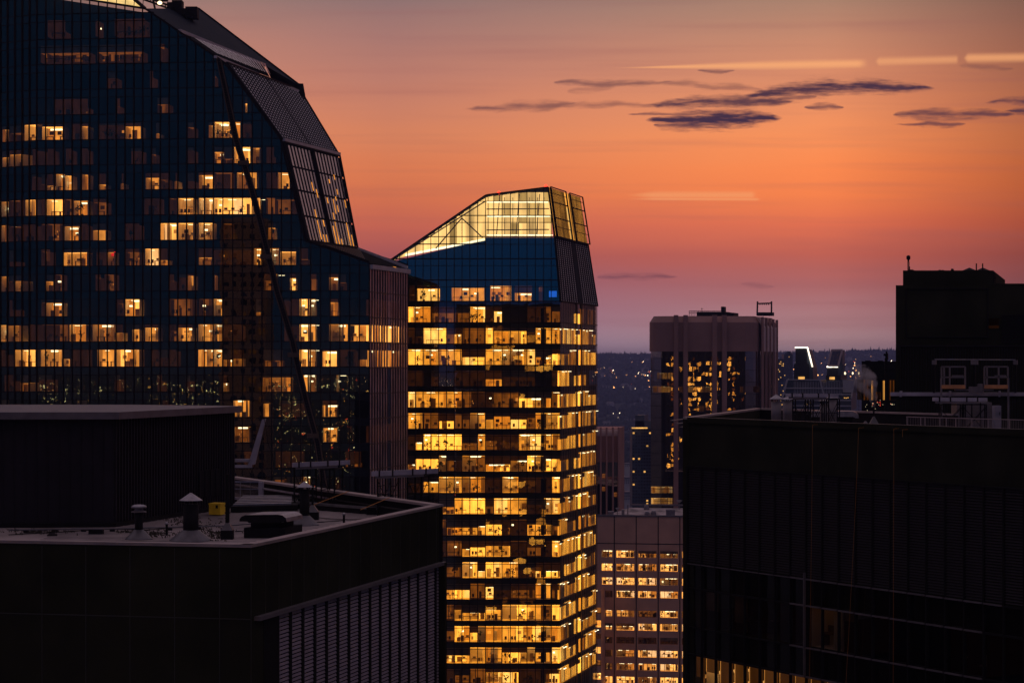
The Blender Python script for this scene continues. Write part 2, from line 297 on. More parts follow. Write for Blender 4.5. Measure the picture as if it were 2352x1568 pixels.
def room(mb, pl, s0, s1, z0, z1, lv, frac, rng, dep=3.0, furn=True):
    pt = 10 if lv >= 2 else 4
    # lv: 0..3.5 brightness; frac: share of the height (from the floor) left free by the blind
    zt = z0+(z1-z0)*min(1, frac); L = s1-s0; back = -dep
    wl = 1 if lv >= 3 else 2 if lv >= 2 else 3 if lv >= 1.3 else 4
    dm = min(4, wl+1); mb_ = mb
    # back wall in a few sections, some of them set forward (cupboards, partitions)
    a = s0
    while a < s1-.05:
        b = min(s1, a+rng.uniform(1.0, 3.2)); t = wl if rng.random() < .60 else rng.choice([dm, pt])
        if t == 1 and rng.random() < .35: t = rng.choice([11, 12, 11])
        if t == 2 and rng.random() < .35: t = 12
        if lv >= 3.4: t = 11 if rng.random() < .5 else 1
        mb.poly([pl.p(a, z0, back), pl.p(b, z0, back), pl.p(b, zt, back), pl.p(a, zt, back)], t)
        if furn and rng.random() < .45:
            c0 = a+rng.uniform(0, .4)*(b-a); c1 = c0+rng.uniform(.3, .9); h = z0+rng.uniform(.7, 2.1)
            if c1 < s1: mb.pbox(pl, c0, c1, z0, min(h, zt), back+.1, back+.5, rng.choice([pt, dm, pt, 5]))
        if furn and rng.random() < .3:
            c0 = a+.3; c1 = min(b-.1, c0+.7)
            if c1 > c0 and z0+1.9 < zt: mb.poly([pl.p(c0, z0+1.2, back+.06), pl.p(c1, z0+1.2, back+.06), pl.p(c1, z0+1.8, back+.06), pl.p(c0, z0+1.8, back+.06)], rng.choice([dm, 4, 7 if rng.random() < .3 else dm]))
        if rng.random() < .3: mb.pbox(pl, b-.08, b, z0, zt, back, -.3, pt)
        a = b
    mb.poly([pl.p(s0, z0+.02, back), pl.p(s1, z0+.02, back), pl.p(s1, z0+.02, -.2), pl.p(s0, z0+.02, -.2)], pt if lv < 3 else dm)
    mb.poly([pl.p(s0, zt, back), pl.p(s1, zt, back), pl.p(s1, zt, -.2), pl.p(s0, zt, -.2)], wl)
    mb.poly([pl.p(s0, z0, back), pl.p(s0, z0, -.2), pl.p(s0, zt, -.2), pl.p(s0, zt, back)], pt if dep > 1 else wl)
    mb.poly([pl.p(s1, z0, back), pl.p(s1, z0, -.2), pl.p(s1, zt, -.2), pl.p(s1, zt, back)], pt if dep > 1 else wl)
    if frac < .99: # the blind
        mb.poly([pl.p(s0, zt, -.16), pl.p(s1, zt, -.16), pl.p(s1, z1, -.16), pl.p(s0, z1, -.16)], 4 if rng.random() < .5 else 5)
    elif lv >= 2:  # ceiling lamps
        for k in range(max(1, int(L/2.6))):
            c = s0+rng.uniform(.2, max(.3, L-1.2))
            mb.pbox(pl, c, c+rng.uniform(.5, 1.3), zt-.16, zt-.09, back+.8, back+1.0, 0)
    if lv >= 2 and rng.random() < .55: c = s0+rng.uniform(0, .5)*L; e_ = min(s1, c+rng.uniform(.8, 3)); mb.poly([pl.p(c, zt-.32, back+.04), pl.p(e_, zt-.32, back+.04), pl.p(e_, zt-.05, back+.04), pl.p(c, zt-.05, back+.04)], 0)  # bright strip paints the ceiling lights' wash onto the upper back wall
    if not furn: return
    if rng.random() < .35:     # curtains
        c = s0 if rng.random() < .5 else s1-.5
        for k in range(3): mb.pbox(pl, c+k*.17, c+k*.17+.1, z0, zt, -.4, -.3, dm)
    if lv >= 1.4 and frac > .8 and rng.random() < .3:
        c = s0+rng.uniform(.3, max(.4, L-.5)); mb.pbox(pl, c-.02, c+.02, zt-.9, zt, -1.5, -1.46, 5); mb.pbox(pl, c-.2, c+.2, zt-1.15, zt-.9, -1.7, -1.3, 0)
    if rng.random() < .3 and L > 1.6:
        c = s0+rng.uniform(.1, L-1.2)
        for q in range(3): mb.pbox(pl, c, c+.9, z0+.6+.4*q, z0+.64+.4*q, back+.05, back+.35, 5)
        for q in range(6): e_ = c+rng.uniform(0, .8); zq = z0+.64+.4*rng.randrange(3); mb.pbox(pl, e_, e_+.1, zq, min(zt, zq+.28), back+.08, back+.3, rng.choice([5,7,10]))
    a = s0+rng.uniform(0, .5)
    while a < s1-.7:
        r = rng.random()
        if r < .34:
            Ld = min(rng.uniform(1.0, 1.8), s1-a-.05); desk(mb, pl, a, z0, -.9, Ld); 
            if rng.random() < .7: mb.pbox(pl, a+.3, a+.85, z0+.85, z0+1.2, -1.2, -1.15, 5)
            a += Ld
        elif r < .6: chair(mb, pl, a+.3, z0, -.8); a += .6
        elif r < .70 and frac > .6: plant(mb, pl, a+.3, z0, -.8, rng.uniform(1.3, 2.1), rng); a += .8
        elif r < .78: mb.pbox(pl, a, a+.6, z0, z0+rng.uniform(.7, 1.3), -1.4, -.9, 5); a += .7
        else: a += rng.uniform(.4, 1.2)
class Wins:
    def __init__(s): s.r = []
    def add(s, mb, area): s.r.append((area, len(s.r), mb))
    def build(s, parent, mats, name='lit_window', cap=100):
        s.r.sort(key=lambda q: (-q[0], q[1])); rest = MB()
        for k, (_, _, mb) in enumerate(s.r):
            if k < cap: mb.build(name, mats, parent)
            else: rest.add(mb)
        if rest.v: tag(rest.build(name, mats, parent), 'remaining small windows of the same tower', kind='stuff')

def qn(q):
    n = (q[1]-q[0]).cross(q[3]-q[0]).normalized()
    return n if n.dot(Vector((0,0,H))-q[0]) > 0 else -n
def poly_p(pl, pts, o=0): return [pl.p(pl.s_of(u), 0 if v is None else pl.z_of(u, v), o) for u, v in pts]
def interp(pts, x):
    if x <= pts[0][0]: return pts[0][1]
    for (a, b), (c, d) in zip(pts, pts[1:]):
        if x <= c: return b+(d-b)*(x-a)/(c-a)
    return pts[-1][1]

# ================================================================== LEFT TOWER
lt = thing('office_tower', (-45, 362, 0), 'tall navy glass tower with stepped sloping shoulder and black diagonal track down its face', 'skyscraper')
PR = pl_ud(489.8, 360, 848, 360); PM = pl_ud(85, 363.5, 489.8, 360); PF = pl_ud(-140, 373.5, 85, 363.5)
LTOP = [(-200,-75), (85,-18), (333,20), (494,129), (516,145), (645,320), (692,517), (700,552), (848,603)]
def lt_right(v):      # rightmost column on the front face at row v
    if v >= 603: return 848
    best = -100
    for (a, b), (c, d) in zip(LTOP, LTOP[1:]):
        if b <= v <= d: best = max(best, a+(c-a)*(v-b)/(d-b))
    return best
g = MB()
g.poly(poly_p(PR, [(489.8,None),(848,None),(848,603),(700,552),(692,517),(645,320),(516,145),(494,129),(489.8,126)]))
g.poly(poly_p(PM, [(85,None),(489.8,None),(489.8,126),(333,20),(85,-18)]))
g.poly(poly_p(PF, [(-140,None),(85,None),(85,-18),(-140,-56)]))
g.build('curtain_wall', GL, lt)
body = MB()
body.prism(poly_p(PR, [(489.8,None),(846,None),(846,606),(700,555),(690,520),(643,323),(514,148),(489.8,129)], -3.4), (GD.x*18, GD.y*18, 0))
body.prism(poly_p(PM, [(85,None),(489.8,None),(489.8,129),(333,24),(85,-14)], -3.4), (GD.x*18, GD.y*18, 0))
body.prism(poly_p(PF, [(-140,None),(85,None),(85,-14),(-140,-50)], -3.4), (GD.x*18, GD.y*18, 0))
body.build('core', M['lt_dark'], lt)
FL = 58.3/F*360; sp_ = MB(); ml = MB(); M['spandrel'] = mat('navy_spandrel_panel', (.012,.02,.032), .7, 0, .2, .3, spec=.1)
for k in range(-11, 11):
    vb = 551+58.3*k; z0 = PR.z_of(600, vb); z1 = z0+FL*.69; ztop = z0+FL
    for pl, ul, ur in ((PF, -140, 85), (PM, 85, 489.8), (PR, 489.8, 848)):
        for zz, th in ((z0, .07), (z1, .05)):
            d_ = pl.A.y; vv = V0-(zz-H)*F/d_; r = min(ur, lt_right(vv)); 
            if r > ul+2: ml.pbox(pl, pl.s_of(ul), pl.s_of(r), zz-th, zz+th, .02, .10)
        vv = V0-(ztop-H)*F/pl.A.y; r = min(ur, lt_right(vv)-1)
        if r > ul+2: sp_.pbox(pl, pl.s_of(ul), pl.s_of(r), z1, ztop, -.35, -.2)
        # slab behind, closes the floor
sp_.build('spandrel', M['spandrel'], lt)
for pl, us in ((PR, [489.8+22.39*k for k in range(17)]), (PM, [85+20.24*k for k in range(20)]), (PF, [85-16.8*k for k in range(0, 13)])):
    for u in us:
        s = pl.s_of(u); ml.pbox(pl, s-.075, s+.075, 20, pl.z_of(u, interp(LTOP, u)), .0, .24)
ml.build('mullion_grid', M['mull'], lt)
edge = MB()
for (a, b), (c, d) in zip(LTOP[1:], LTOP[2:]):
    pl = PR if a > 489 else PM
    edge.bar(Wp(a, b, 360 if a >= 333 else 362), Wp(c, d, 360), .22)
edge.build('roof_edge_trim', M['mull'], lt)
# lit crown glimpsed at the very top
cr = MB(); cr.poly([Wp(85,-20,364), Wp(200,0,363), Wp(333,20,361), Wp(262,-42,366), Wp(85,-100,370)])
M['crown_l'] = emit('left_crown_glow', (1,.66,.24), .95, .3, .5)
cr.build('lit_crown', M['crown_l'], lt)
cg = MB()
for k in range(8, 13): u = 85+20.24*k; cg.bar(Wp(u, interp(LTOP, u), 361.5), Wp(u+5, -60, 364), .07)
cg.bar(Wp(262,-42,365.5), Wp(333,20,360.4), .3)
cg.build('crown_mullion', M['mull'], lt)
ROWS = {
 79: [(108,150,1,.3),(218,226,1.4,.9),(262,333,1,.9)],
 138: [(92,207,1.6,.55),(222,328,1.8,.55),(365,378,1.3,.8)],
 200: [(243,268,.6,.6),(343,352,.6,.6),(492,497,1.5,.6)],
 262: [(125,202,1,.45),(268,276,1.5,.5),(360,387,1.4,.6),(562,569,3,.6)],
 319.6: [(3,18,2.2,.8),(20,50,1.6,.55),(54,84,3,1),(95,145,3,.85),(165,186,1,.9),(187,202,2.4,.85),(226,285,.7,.9),(287,323,2.8,.8),(357,366,2,.35),(430,445,1.8,.7),(478,491,2,.8),(492,535,3,1),(535,553,2.2,1),(557,576,1.1,.9)],
 377: [(3,18,2,.6),(20,50,2.2,.75),(72,85,1,.9),(108,124,1,.9),(150,165,1,.9),(187,202,1,.9),(300,325,.8,.8),(345,358,1.6,.6),(430,445,.8,.8),(492,514,2.2,.7),(514,534,1.4,.3),(537,575,3,1),(580,598,2.8,.95),(611,630,1.2,.45)],
 435.6: [(71,83,1.8,.85),(94,105,1.3,.4),(107,122,2,.3),(127,147,2,1),(148,165,3,.9),(187,202,2.4,.95),(227,243,2.2,.35),(278,284,2,.4),(333,366,2.9,.72),(367,387,1.6,.6),(402,408,2,.5),(430,445,1,.5),(455,490,2.8,.85),(492,535,1.8,1),(543,590,2,1),(611,635,1,.8),(637,668,2,1)],
 494: [(1,18,2,.95),(19,55,1.8,1),(56,84,3,1),(95,105,1.6,1),(106,145,3,1),(147,165,1.8,1),(168,202,2.6,.9),(213,244,1.6,.8),(330,366,.8,1),(388,406,1.8,1),(408,444,3,1),(455,588,3.5,1),(590,597,3,1),(610,632,1.6,1),(634,680,1.9,.9)],
 551: [(1,15,2,1),(20,48,1.9,.9),(50,82,1,.9),(93,105,1.8,1),(106,145,1.5,1),(147,183,2,.85),(186,202,.7,.9),(212,243,2.4,.6),(286,320,.8,.9),(367,405,3,1),(407,444,3,1),(455,488,3,1),(512,534,1.4,.95),(615,633,2.6,.7)],
 609.5: [(20,30,.8,.3),(93,115,1.7,.85),(145,200,3,.8),(220,245,1,.8),(246,262,2.2,.8),(285,320,1.8,.8),(332,364,3,1),(366,385,2.8,.3),(455,487,2,.45),(490,580,.7,.9),(582,600,2.6,1),(620,642,2.6,1),(643,681,3,.8),(688,708,1.6,.35)],
 668.6: [(1,14,2,.95),(18,33,1.4,.65),(33,48,2.4,.65),(103,122,2.4,.6),(125,142,1.6,1),(218,232,1.5,.8),(238,262,1.5,1),(388,400,1.3,.6),(430,444,2,.9),(410,428,1.2,.8),(492,498,2.4,.9),(605,625,1.6,.6),(633,638,2,1),(665,680,3,.75),(711,727,1.4,.7),(755,778,2.8,.8),(778,795,1.4,.5)],
 725.8: [(20,28,1,.4),(93,104,1.5,.8),(105,142,2.3,.8),(267,283,1.6,.75),(284,320,3,1),(388,443,1.4,1),(455,487,1.7,1),(488,510,2.4,1),(587,600,2.2,.2),(652,665,1,.9),(668,684,.9,1),(687,707,3,1),(708,725,2,1),(756,777,2.4,.8)],
 784: [(0,13,3,1),(17,47,2.8,.95),(65,80,1.5,1),(93,156,1.8,1),(158,198,3,1),(211,262,2.6,1),(264,282,2.2,.5),(303,320,3,.7),(332,363,3,.8),(388,405,1.5,.6),(407,442,2.8,.8),(454,510,2.9,1),(512,560,.9,.9),(652,685,1,.9),(687,708,3,1),(709,725,2.2,1),(755,800,2.8,1),(801,845,3,.95)],
 842: [(1,12,1.8,.7),(32,80,3,1),(92,142,3,1),(144,160,2.5,.45),(166,200,.7,1),(222,262,2.8,1),(264,320,3,1),(345,364,.8,.9),(365,385,1.7,.5),(387,405,.8,.9),(454,510,3,1),(512,533,2.6,.4),(535,560,2.2,.45),(604,650,1.5,.35),(687,707,3,1),(708,725,2.2,1),(740,775,3,.9),(778,820,.7,.9),(823,845,2.2,.4)],
 900: [(45,65,2.6,.5),(8,30,.8,.6),(88,120,.7,.7),(262,276,1.4,.7),(360,372,1.4,.6),(425,437,1.6,.6),(510,522,2,.5),(602,670,2.2,.85),(692,707,3,1),(708,724,2.2,1),(772,777,2.8,1)],
 958: [(1,20,1.2,.7),(150,164,1.3,.6),(175,200,1.2,.7),(372,388,1.4,.7),(535,573,2.4,1),(604,618,2.6,.8),(641,700,1,.8),(740,775,2.6,.7)],
 1016: [(513,528,1.6,.8),(535,573,2.3,.9),(741,775,2.8,.85),(800,810,1.3,.6)],
 1074: [(560,580,.8,.5),(632,700,1.6,.3),(792,830,1.4,.2)],
 1133: [(627,655,1.9,.8),(658,690,1.7,.6),(692,713,2.8,1),(770,780,1.2,.9)]}
rng = random.Random(11); wins = Wins()
for vb, spans in ROWS.items():
    z0 = PR.z_of(600, vb)
    for (a, b, lv, fr) in spans:
        for pl, ul, ur in ((PF, -140, 85), (PM, 85, 489.8), (PR, 489.8, 848)):
            x0, x1 = max(a, ul), min(b, ur)
            if x1-x0 < 3: continue
            mb = MB(); room(mb, pl, pl.s_of(x0)+.06, pl.s_of(x1)-.06, z0+.06, z0+FL*.67, lv, fr, rng)
            if vb == 609.5 and a == 246: mb.pbox(pl, pl.s_of(247), pl.s_of(258), z0+1.7, z0+2.4, -2.2, -2.1, 8)
            wins.add(mb, (x1-x0)*fr)
wins.build(lt, PAL_L)
# diagonal track with ladder rungs
tr = MB(); TP = [(503,137),(543,322),(575,421),(600,517),(637,670),(672,783),(697,893),(706,930),(730,1018),(744,1110),(748,1140)]
for (a, b), (c, d) in zip(TP, TP[1:]):
    for o_, r_, m_ in ((-6, .12, 1), (6, .14, 1), (-2, .08, 0), (3, .10, 0)):
        w0 = o_*(.75 if b < 200 else 1); tr.bar(PR.uv(a+w0, b, .5), PR.uv(c+o_, d, .5), r_, m_)
    tr.poly([PR.uv(a-6, b, .3), PR.uv(a+6, b, .3), PR.uv(c+6, d, .3), PR.uv(c-6, d, .3)])
    n_ = int((d-b)/6)
    for k in range(n_):
        t = k/max(1, n_); uu, vv = a+(c-a)*t, b+(d-b)*t; tr.bar(PR.uv(uu-6, vv, .5), PR.uv(uu+6, vv, .5), .05, 1)
for u, v in ((560,375),(612,590),(675,815),(719,1000)): tr.pbox(PR, PR.s_of(u)-.9, PR.s_of(u)+.9, PR.z_of(u, v)-.35, PR.z_of(u, v)+.35, .3, .9, 1)
tr.build('access_track', [M['black'], M['mull2']], lt)
# upper right volumes
def patch(mb, q, off=Vector((0,0,0)), mi=0, N_=12):
    for i in range(N_):
        for j in range(N_): mb.poly([bil(q,i/N_,j/N_)+off, bil(q,(i+1)/N_,j/N_)+off, bil(q,(i+1)/N_,(j+1)/N_)+off, bil(q,i/N_,(j+1)/N_)+off], mi)
def perforated(parent, q, nc, nr, mats, frame=True, gap=None, name='perforated_screen'):
    n = qn(q); mb = MB(); patch(mb, q, -n*.02)
    for i in range(nc):
        a = (i+.5)/nc
        if gap and gap[0] < a < gap[1]: continue
        for j in range(nr):
            b = (j+.3)/nr; da, db = .17/nc, .26/nr
            mb.poly([bil(q, a-da, b-db)+n*.06, bil(q, a+da, b-db)+n*.06, bil(q, a+da, b+db)+n*.06, bil(q, a-da, b+db)+n*.06], 1)
    if gap:
        mb.poly([bil(q, gap[0], 0)+n*.08, bil(q, gap[1], 0)+n*.08, bil(q, gap[1], 1)+n*.08, bil(q, gap[0], 1)+n*.08], 2)
    o = mb.build(name, mats, parent)
    if frame:
        e = MB()
        for i in range(4): e.bar(q[i]+n*.1, q[(i+1)%4]+n*.1, .22)
        e.build('screen_frame', M['mull'], o)
    return o
M['perf'] = mat('perforated_dark_screen', (.010,.011,.017), .8, 0, .2, 1, spec=.08); M['dot'] = mat('screen_slot_edge', (.85,.85,.95), .6, .0, .2, 1)
M['dotw'] = mat('screen_slot_edge_warm', (.95,.78,.80), .6, .0, .3, .3); M['void'] = mat('recess_dark', (.008,.008,.01), .8, spec=.05)
q3 = [Wp(520,145,360), Wp(688,208,396), Wp(776,355,385), Wp(648,322,360)]
perforated(lt, q3, 24, 26, [M['perf'], M['dot'], M['void']], gap=(.49,.52))
q4 = [Wp(649,326,360), Wp(777,359,385), Wp(818,570,381), Wp(704,554,360)]; n4 = qn(q4)
st = MB(); patch(st, q4, -n4*.02, 1)
for i in range(17):
    if i == 8: continue
    a = (i+.5)/17
    for r0, r1 in ((.02,.23),(.25,.47),(.49,.73),(.75,.98)):
        st.poly([bil(q4, a-.014, r0)+n4*.08, bil(q4, a+.014, r0)+n4*.08, bil(q4, a+.014, r1)+n4*.08, bil(q4, a-.014, r1)+n4*.08], 0)
        st.hexa([bil(q4, a+.02, r0)+n4*.05, bil(q4, a+.035, r0)+n4*.05, bil(q4, a+.035, r0)+n4*.1, bil(q4, a+.02, r0)+n4*.1,
                 bil(q4, a+.02, r1)+n4*.05, bil(q4, a+.035, r1)+n4*.05, bil(q4, a+.035, r1)+n4*.1, bil(q4, a+.02, r1)+n4*.1], 1)
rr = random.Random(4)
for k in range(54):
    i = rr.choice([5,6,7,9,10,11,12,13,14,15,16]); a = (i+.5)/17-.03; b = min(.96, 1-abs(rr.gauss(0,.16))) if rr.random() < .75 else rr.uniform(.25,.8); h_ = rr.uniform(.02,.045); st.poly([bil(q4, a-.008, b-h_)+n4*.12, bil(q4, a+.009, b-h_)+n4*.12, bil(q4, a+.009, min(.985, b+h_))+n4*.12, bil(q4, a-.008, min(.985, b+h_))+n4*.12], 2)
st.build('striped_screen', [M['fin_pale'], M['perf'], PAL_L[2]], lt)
e4 = MB()
for i in range(4): e4.bar(q4[i]+n4*.3, q4[(i+1)%4]+n4*.3, .22, 0)
e4.bar(q3[3]+n4*.3, q3[2]+n4*.3, .34, 1); e4.bar(bil(q4,.5,0)+n4*.3, bil(q4,.5,1)+n4*.3, .3)
e4.build('screen_frame', [M['mull'], M['edge_pale']], lt)
tp = MB()
tp.poly([Wp(333,20,360), Wp(455,20,396), Wp(688,197,396), Wp(608,150,388), Wp(410,70,361)], 0)
tp.poly([Wp(608,150,388), Wp(688,197,396), Wp(690,212,396), Wp(622,180,391)], 1)
q2 = [Wp(438,90,360.5), Wp(606,151,387), Wp(620,178,390), Wp(496,130,360)]; n2 = qn(q2)
patch(tp, [Wp(425,80,360.6), q2[1], q2[2], q2[3]], Vector((0,0,0)), 1)
for i in range(20):
    a = (i+.5)/20; t0 = .06; tp.poly([bil(q2, a-.012, t0)+n2*.5, bil(q2, a+.012, t0)+n2*.5, bil(q2, a+.012, .95)+n2*.5, bil(q2, a-.012, .95)+n2*.5], 2)
tp.bar(Wp(412,71,361), Wp(608,150,388), .35, 3); tp.bar(Wp(494,131,359.5), Wp(690,212,395.6), .3, 3); tp.bar(Wp(455,20,396), Wp(690,198,396), .3, 1)
tp.bar(Wp(688,197,396), Wp(694,232,394), .8, 1)
tp.poly([Wp(690,205,396), Wp(776,355,385), Wp(776,355,400), Wp(690,205,411)], 1); tp.poly([Wp(776,355,385), Wp(818,570,381), Wp(818,570,400), Wp(776,355,400)], 1)
tp.build('sloping_roof', [M['spandrel'], M['void'], M['fin_pale'], M['edge_pale']], lt)
# low shoulder roof with a lit clerestory
sh = MB(); sh.poly([Wp(700,552,360), Wp(818,570,381), Wp(935,606,379.6), Wp(935,617,379.4), Wp(848,604,360)], 0)
sh.bar(Wp(822,571,380), Wp(936,614,379), .35, 1); sh.bar(Wp(742,563,362), Wp(848,601,361), .2, 0)
for k in range(24): t = k/23; sh.bar(Wp(745+80*t, 561+12*t, 366+12*t), Wp(735+105*t, 563+37*t, 361), .09, 2)
for k in range(5): sh.poly([Wp(850+13*k, 592+4*k, 378), Wp(858+13*k, 594.5+4*k, 378), Wp(858+13*k, 603+3.4*k, 378), Wp(850+13*k, 601+3.2*k, 378)], 3)
sh.build('shoulder_roof', [M['lt_dark'], M['edge_pale'], M['mull2'], PAL_L[2]], lt)
# the finned side running away from the viewer
PS = PL(P2(848, 360), P2(848, 360)+GD*20.2); zt = PS.z_of(849, 609)
sb = MB(); sb.poly([PS.p(0,0), PS.p(20.2,0), PS.p(20.2,zt), PS.p(0,zt)]); sb.build('side_glass', GM2, lt)
sb = MB(); sb.pbox(PS, 0, 20.2, 0, zt-.1, -3.6, -3.2); sb.build('side_core', M['lt_dark'], lt)
sf = MB()
for k in range(15):
    s = .5+k*1.37
    if 9.2 < s < 10.9: continue
    sf.pbox(PS, s-.16, s+.16, 0, zt-.6, .03, .10, 0); sf.pbox(PS, s+.38, s+.62, 0, zt-.6, .03, .08, 1)
for k in range(12): z = PR.z_of(600, 612+58.3*k); sf.pbox(PS, 0, 20.2, z-.07, z+.07, .08, .14, 3)
sf.pbox(PS, 0, 20.2, zt-.6, zt+.1, 0, .6, 2)
sf.build('side_fin', [M['fin_dull'], M['perf'], M['edge_pale'], M['mull2']], lt)
for vb, lv in ((784,3),(842,2.8),(725.8,.8),(1016,1)):
    z0 = PR.z_of(600, vb)
    for a, b in ((.3,9.0),(9.4,10.8),(11.2,16.5)):
        mb = MB(); room(mb, PS, a, b, z0, z0+FL*.68, lv if lv > 1 else .8, .95, rng, dep=.6, furn=False); mb.build('side_window', PAL_L, lt)
# ---- maintenance crane on the left tower's roof
bm = thing('roof_crane', Wp(400,30,378), 'dark window-cleaning crane with two small lamps on the sloping roof of the navy tower', 'crane')
c_ = MB()
for a, b, c, d, e in ((397,420,3,21,378),(428,455,18,44,379),(386,399,8,24,377),(405,432,22,34,378),(360,384,-14,2,377)):
    p = Wp(a, d, e); q = Wp(b, c, e); c_.box(p.x, q.x, e-1.2, e+1.2, p.z, q.z)
c_.build('machine_box', M['duct'], bm)
c_ = MB()
for dv in (0, 7): c_.bar(Wp(318,-12+dv,377), Wp(446,34+dv,377), .22)
for k in range(16): t = k/15; c_.bar(Wp(318+128*t, -12+46*t, 377), Wp(322+128*t, -4+46*t, 377), .08)
for u in (352, 392, 424): c_.bar(Wp(u, 2+(u-352)*.4, 376), Wp(u+6, 30+(u-352)*.42, 377), .18)
c_.build('boom', M['black'], bm)
c_ = MB(); p = Wp(415,52,378); q = Wp(430,45,378); c_.box(p.x, q.x, 377, 379, p.z, q.z); c_.build('counterweight', M['pale'], bm)
M['lampw'] = emit('small_lamp', (1,.75,.4), 3, 0)
for u, v in ((367,7),(364,26)):
    c_ = MB(); c_.lathe(Wp(u, v, 376), [(.1,-.3),(.35,-.2),(.4,.1),(.1,.3)], 8); c_.build('lamp', M['lampw'], bm)

# ================================================================== MIDDLE TOWER
mt = thing('office_tower', (0, 430, 0), 'slender glass tower full of golden lit offices under a glowing slanted glass crown', 'skyscraper')
PA = pl_ud(880, 427.4, 1115, 427); PB_ = pl_ud(1115, 427, 1287, 427)
MTOP = [(880,609), (895,598.5), (1115,449), (1118,447.8), (1259,430)]
def mt_edge(v): return interp([(430,1259),(543.5,1274),(692,1287),(9999,1287)], v)
def lbound(u): return interp([(895,598.5),(926,588),(1119,548)], u)
g = MB(); g.poly(poly_p(PA, [(895,598.5),(895,602),(1115,549),(1115,449)])); g.poly(poly_p(PB_, [(1115,449),(1259,430),(1274,543.5),(1115,543.5)])); g.build('crown_glass', GC, mt)
g = MB(); g.poly(poly_p(PA, [(885,692),(885,605),(895,602),(1115,549),(1115,692)])); g.poly(poly_p(PB_, [(1115,692),(1115,543.5),(1274,543.5),(1287,692)])); g.build('upper_glass', GM, mt)
g = MB(); g.poly(poly_p(PA, [(885,None),(1115,None),(1115,692),(885,692)])); g.poly(poly_p(PB_, [(1115,None),(1287,None),(1287,692),(1115,692)])); g.build('curtain_wall', GM2, mt)
b = MB()
b.prism(poly_p(PA, [(885,None),(1115,None),(1115,547),(895,600),(885,608)], -3.5), (GD.x*26, GD.y*26, 0))
b.prism(poly_p(PB_, [(1115,None),(1284,None),(1284,692),(1272,543),(1115,543)], -3.5), (GD.x*26, GD.y*26, 0))
b.build('core', M['lt_dark'], mt)
M['crA'] = emit('crown_wall_glow', (1,.61,.20), 1.12, .7, .42, (1,1,.14)); M['crB'] = emit('crown_wall_soft', (1,.60,.17), .62, .5, .42, (1,1,.10)); M['crC'] = emit('crown_lamp_line', (1,.88,.55), 1.9, .2, .6)
cw = MB(); rr = random.Random(3)
us = [1115+19.1*k for k in range(9)]
for k in range(8):
    for va, vb in ((543.5,511),(511,495),(495,462.5),(462.5,440)):
        u0, u1 = us[k], min(us[k+1], mt_edge(va)-1); tA = 0 if rr.random() < .72 else 1
        va_, vb_ = va, max(vb, interp(MTOP, u0)+3)
        if vb_ < va_: cw.poly([PB_.p(PB_.s_of(u0), PB_.z_of(u0, va_), -2.2), PB_.p(PB_.s_of(u1), PB_.z_of(u1, va_), -2.2), PB_.p(PB_.s_of(u1), PB_.z_of(u1, max(vb, interp(MTOP, u1)+2)), -2.2), PB_.p(PB_.s_of(u0), PB_.z_of(u0, vb_), -2.2)], tA)
for v in (540, 497, 464): cw.pbox(PB_, PB_.s_of(1118), PB_.s_of(mt_edge(v)-4), PB_.z_of(1120, v), PB_.z_of(1120, v-2.2), -1.9, -1.5, 2)
for k in range(13):
    u0, u1 = 897+16.8*k, min(1115, 897+16.8*(k+1)); tA = 0 if rr.random() < .7 or k < 6 else 1
    cw.poly([PA.p(PA.s_of(u0), PA.z_of(u0, lbound(u0)), -2.0), PA.p(PA.s_of(u1), PA.z_of(u1, lbound(u1)), -2.0), PA.p(PA.s_of(u1), PA.z_of(u1, interp(MTOP, u1)+4), -2.0), PA.p(PA.s_of(u0), PA.z_of(u0, interp(MTOP, u0)+2), -2.0)], tA)
cw.bar(PA.uv(930, 585, -1.6), PA.uv(1113, 549, -1.6), .28, 2)
cw.build('glowing_crown_wall', [M['crA'], M['crB'], M['crC']], mt)
cb_ = MB()
for a, b2 in (((915,588),(1113,462)), ((1000,570),(1060,500)), ((1060,500),(1108,545))): cb_.bar(PA.uv(*a, -1.2), PA.uv(*b2, -1.2), .16)
for v in (527, 479): cb_.bar(PB_.uv(1117, v, -1.7), PB_.uv(1262, v-1, -1.7), .14)
for u in (1121,1159,1178,1216,1235,1250): cb_.bar(PB_.uv(u, 543, -2.0), PB_.uv(u, 452, -2.0), .09)
for u in (1140,1185,1232): cb_.bar(PB_.uv(u, 543, -1.6), PB_.uv(u+8, 444, -1.6), .12)
M['beam'] = mat('crown_steel', (.45,.36,.22), .6)
cb_.build('crown_beam', M['beam'], mt)
ml = MB(); MF = 48.9/F*427
for k in range(10): 
    u = 1115+19.1*k
    if k < 8: ml.pbox(PB_, PB_.s_of(u)-.07, PB_.s_of(u)+.07, 20, PB_.z_of(u, interp(MTOP, u)), 0, .18)
ml.pbox(PB_, PB_.s_of(1266)-.07, PB_.s_of(1266)+.07, 20, PB_.z_of(1266, 486), 0, .18)
for k in range(13):
    u = 1115-17.9*k
    if u > 890: ml.pbox(PA, PA.s_of(u)-.07, PA.s_of(u)+.07, 20, PA.z_of(u, interp(MTOP, u)), 0, .18)
for v in (462.5,495,511,543.5,560):
    th = .09 if v in (495,543.5) else .06
    ul = min(1113, interp([(447,1120),(598,896)], v)) if v > 449 else 1115
    ml.pbox(PA, PA.s_of(ul), PA.s_of(1115), PA.z_of(1115, v)-th, PA.z_of(1115, v)+th, .02, .12)
    if v < 550: ml.pbox(PB_, 0, PB_.s_of(mt_edge(v)), PB_.z_of(1115, v)-th, PB_.z_of(1115, v)+th, .02, .12)
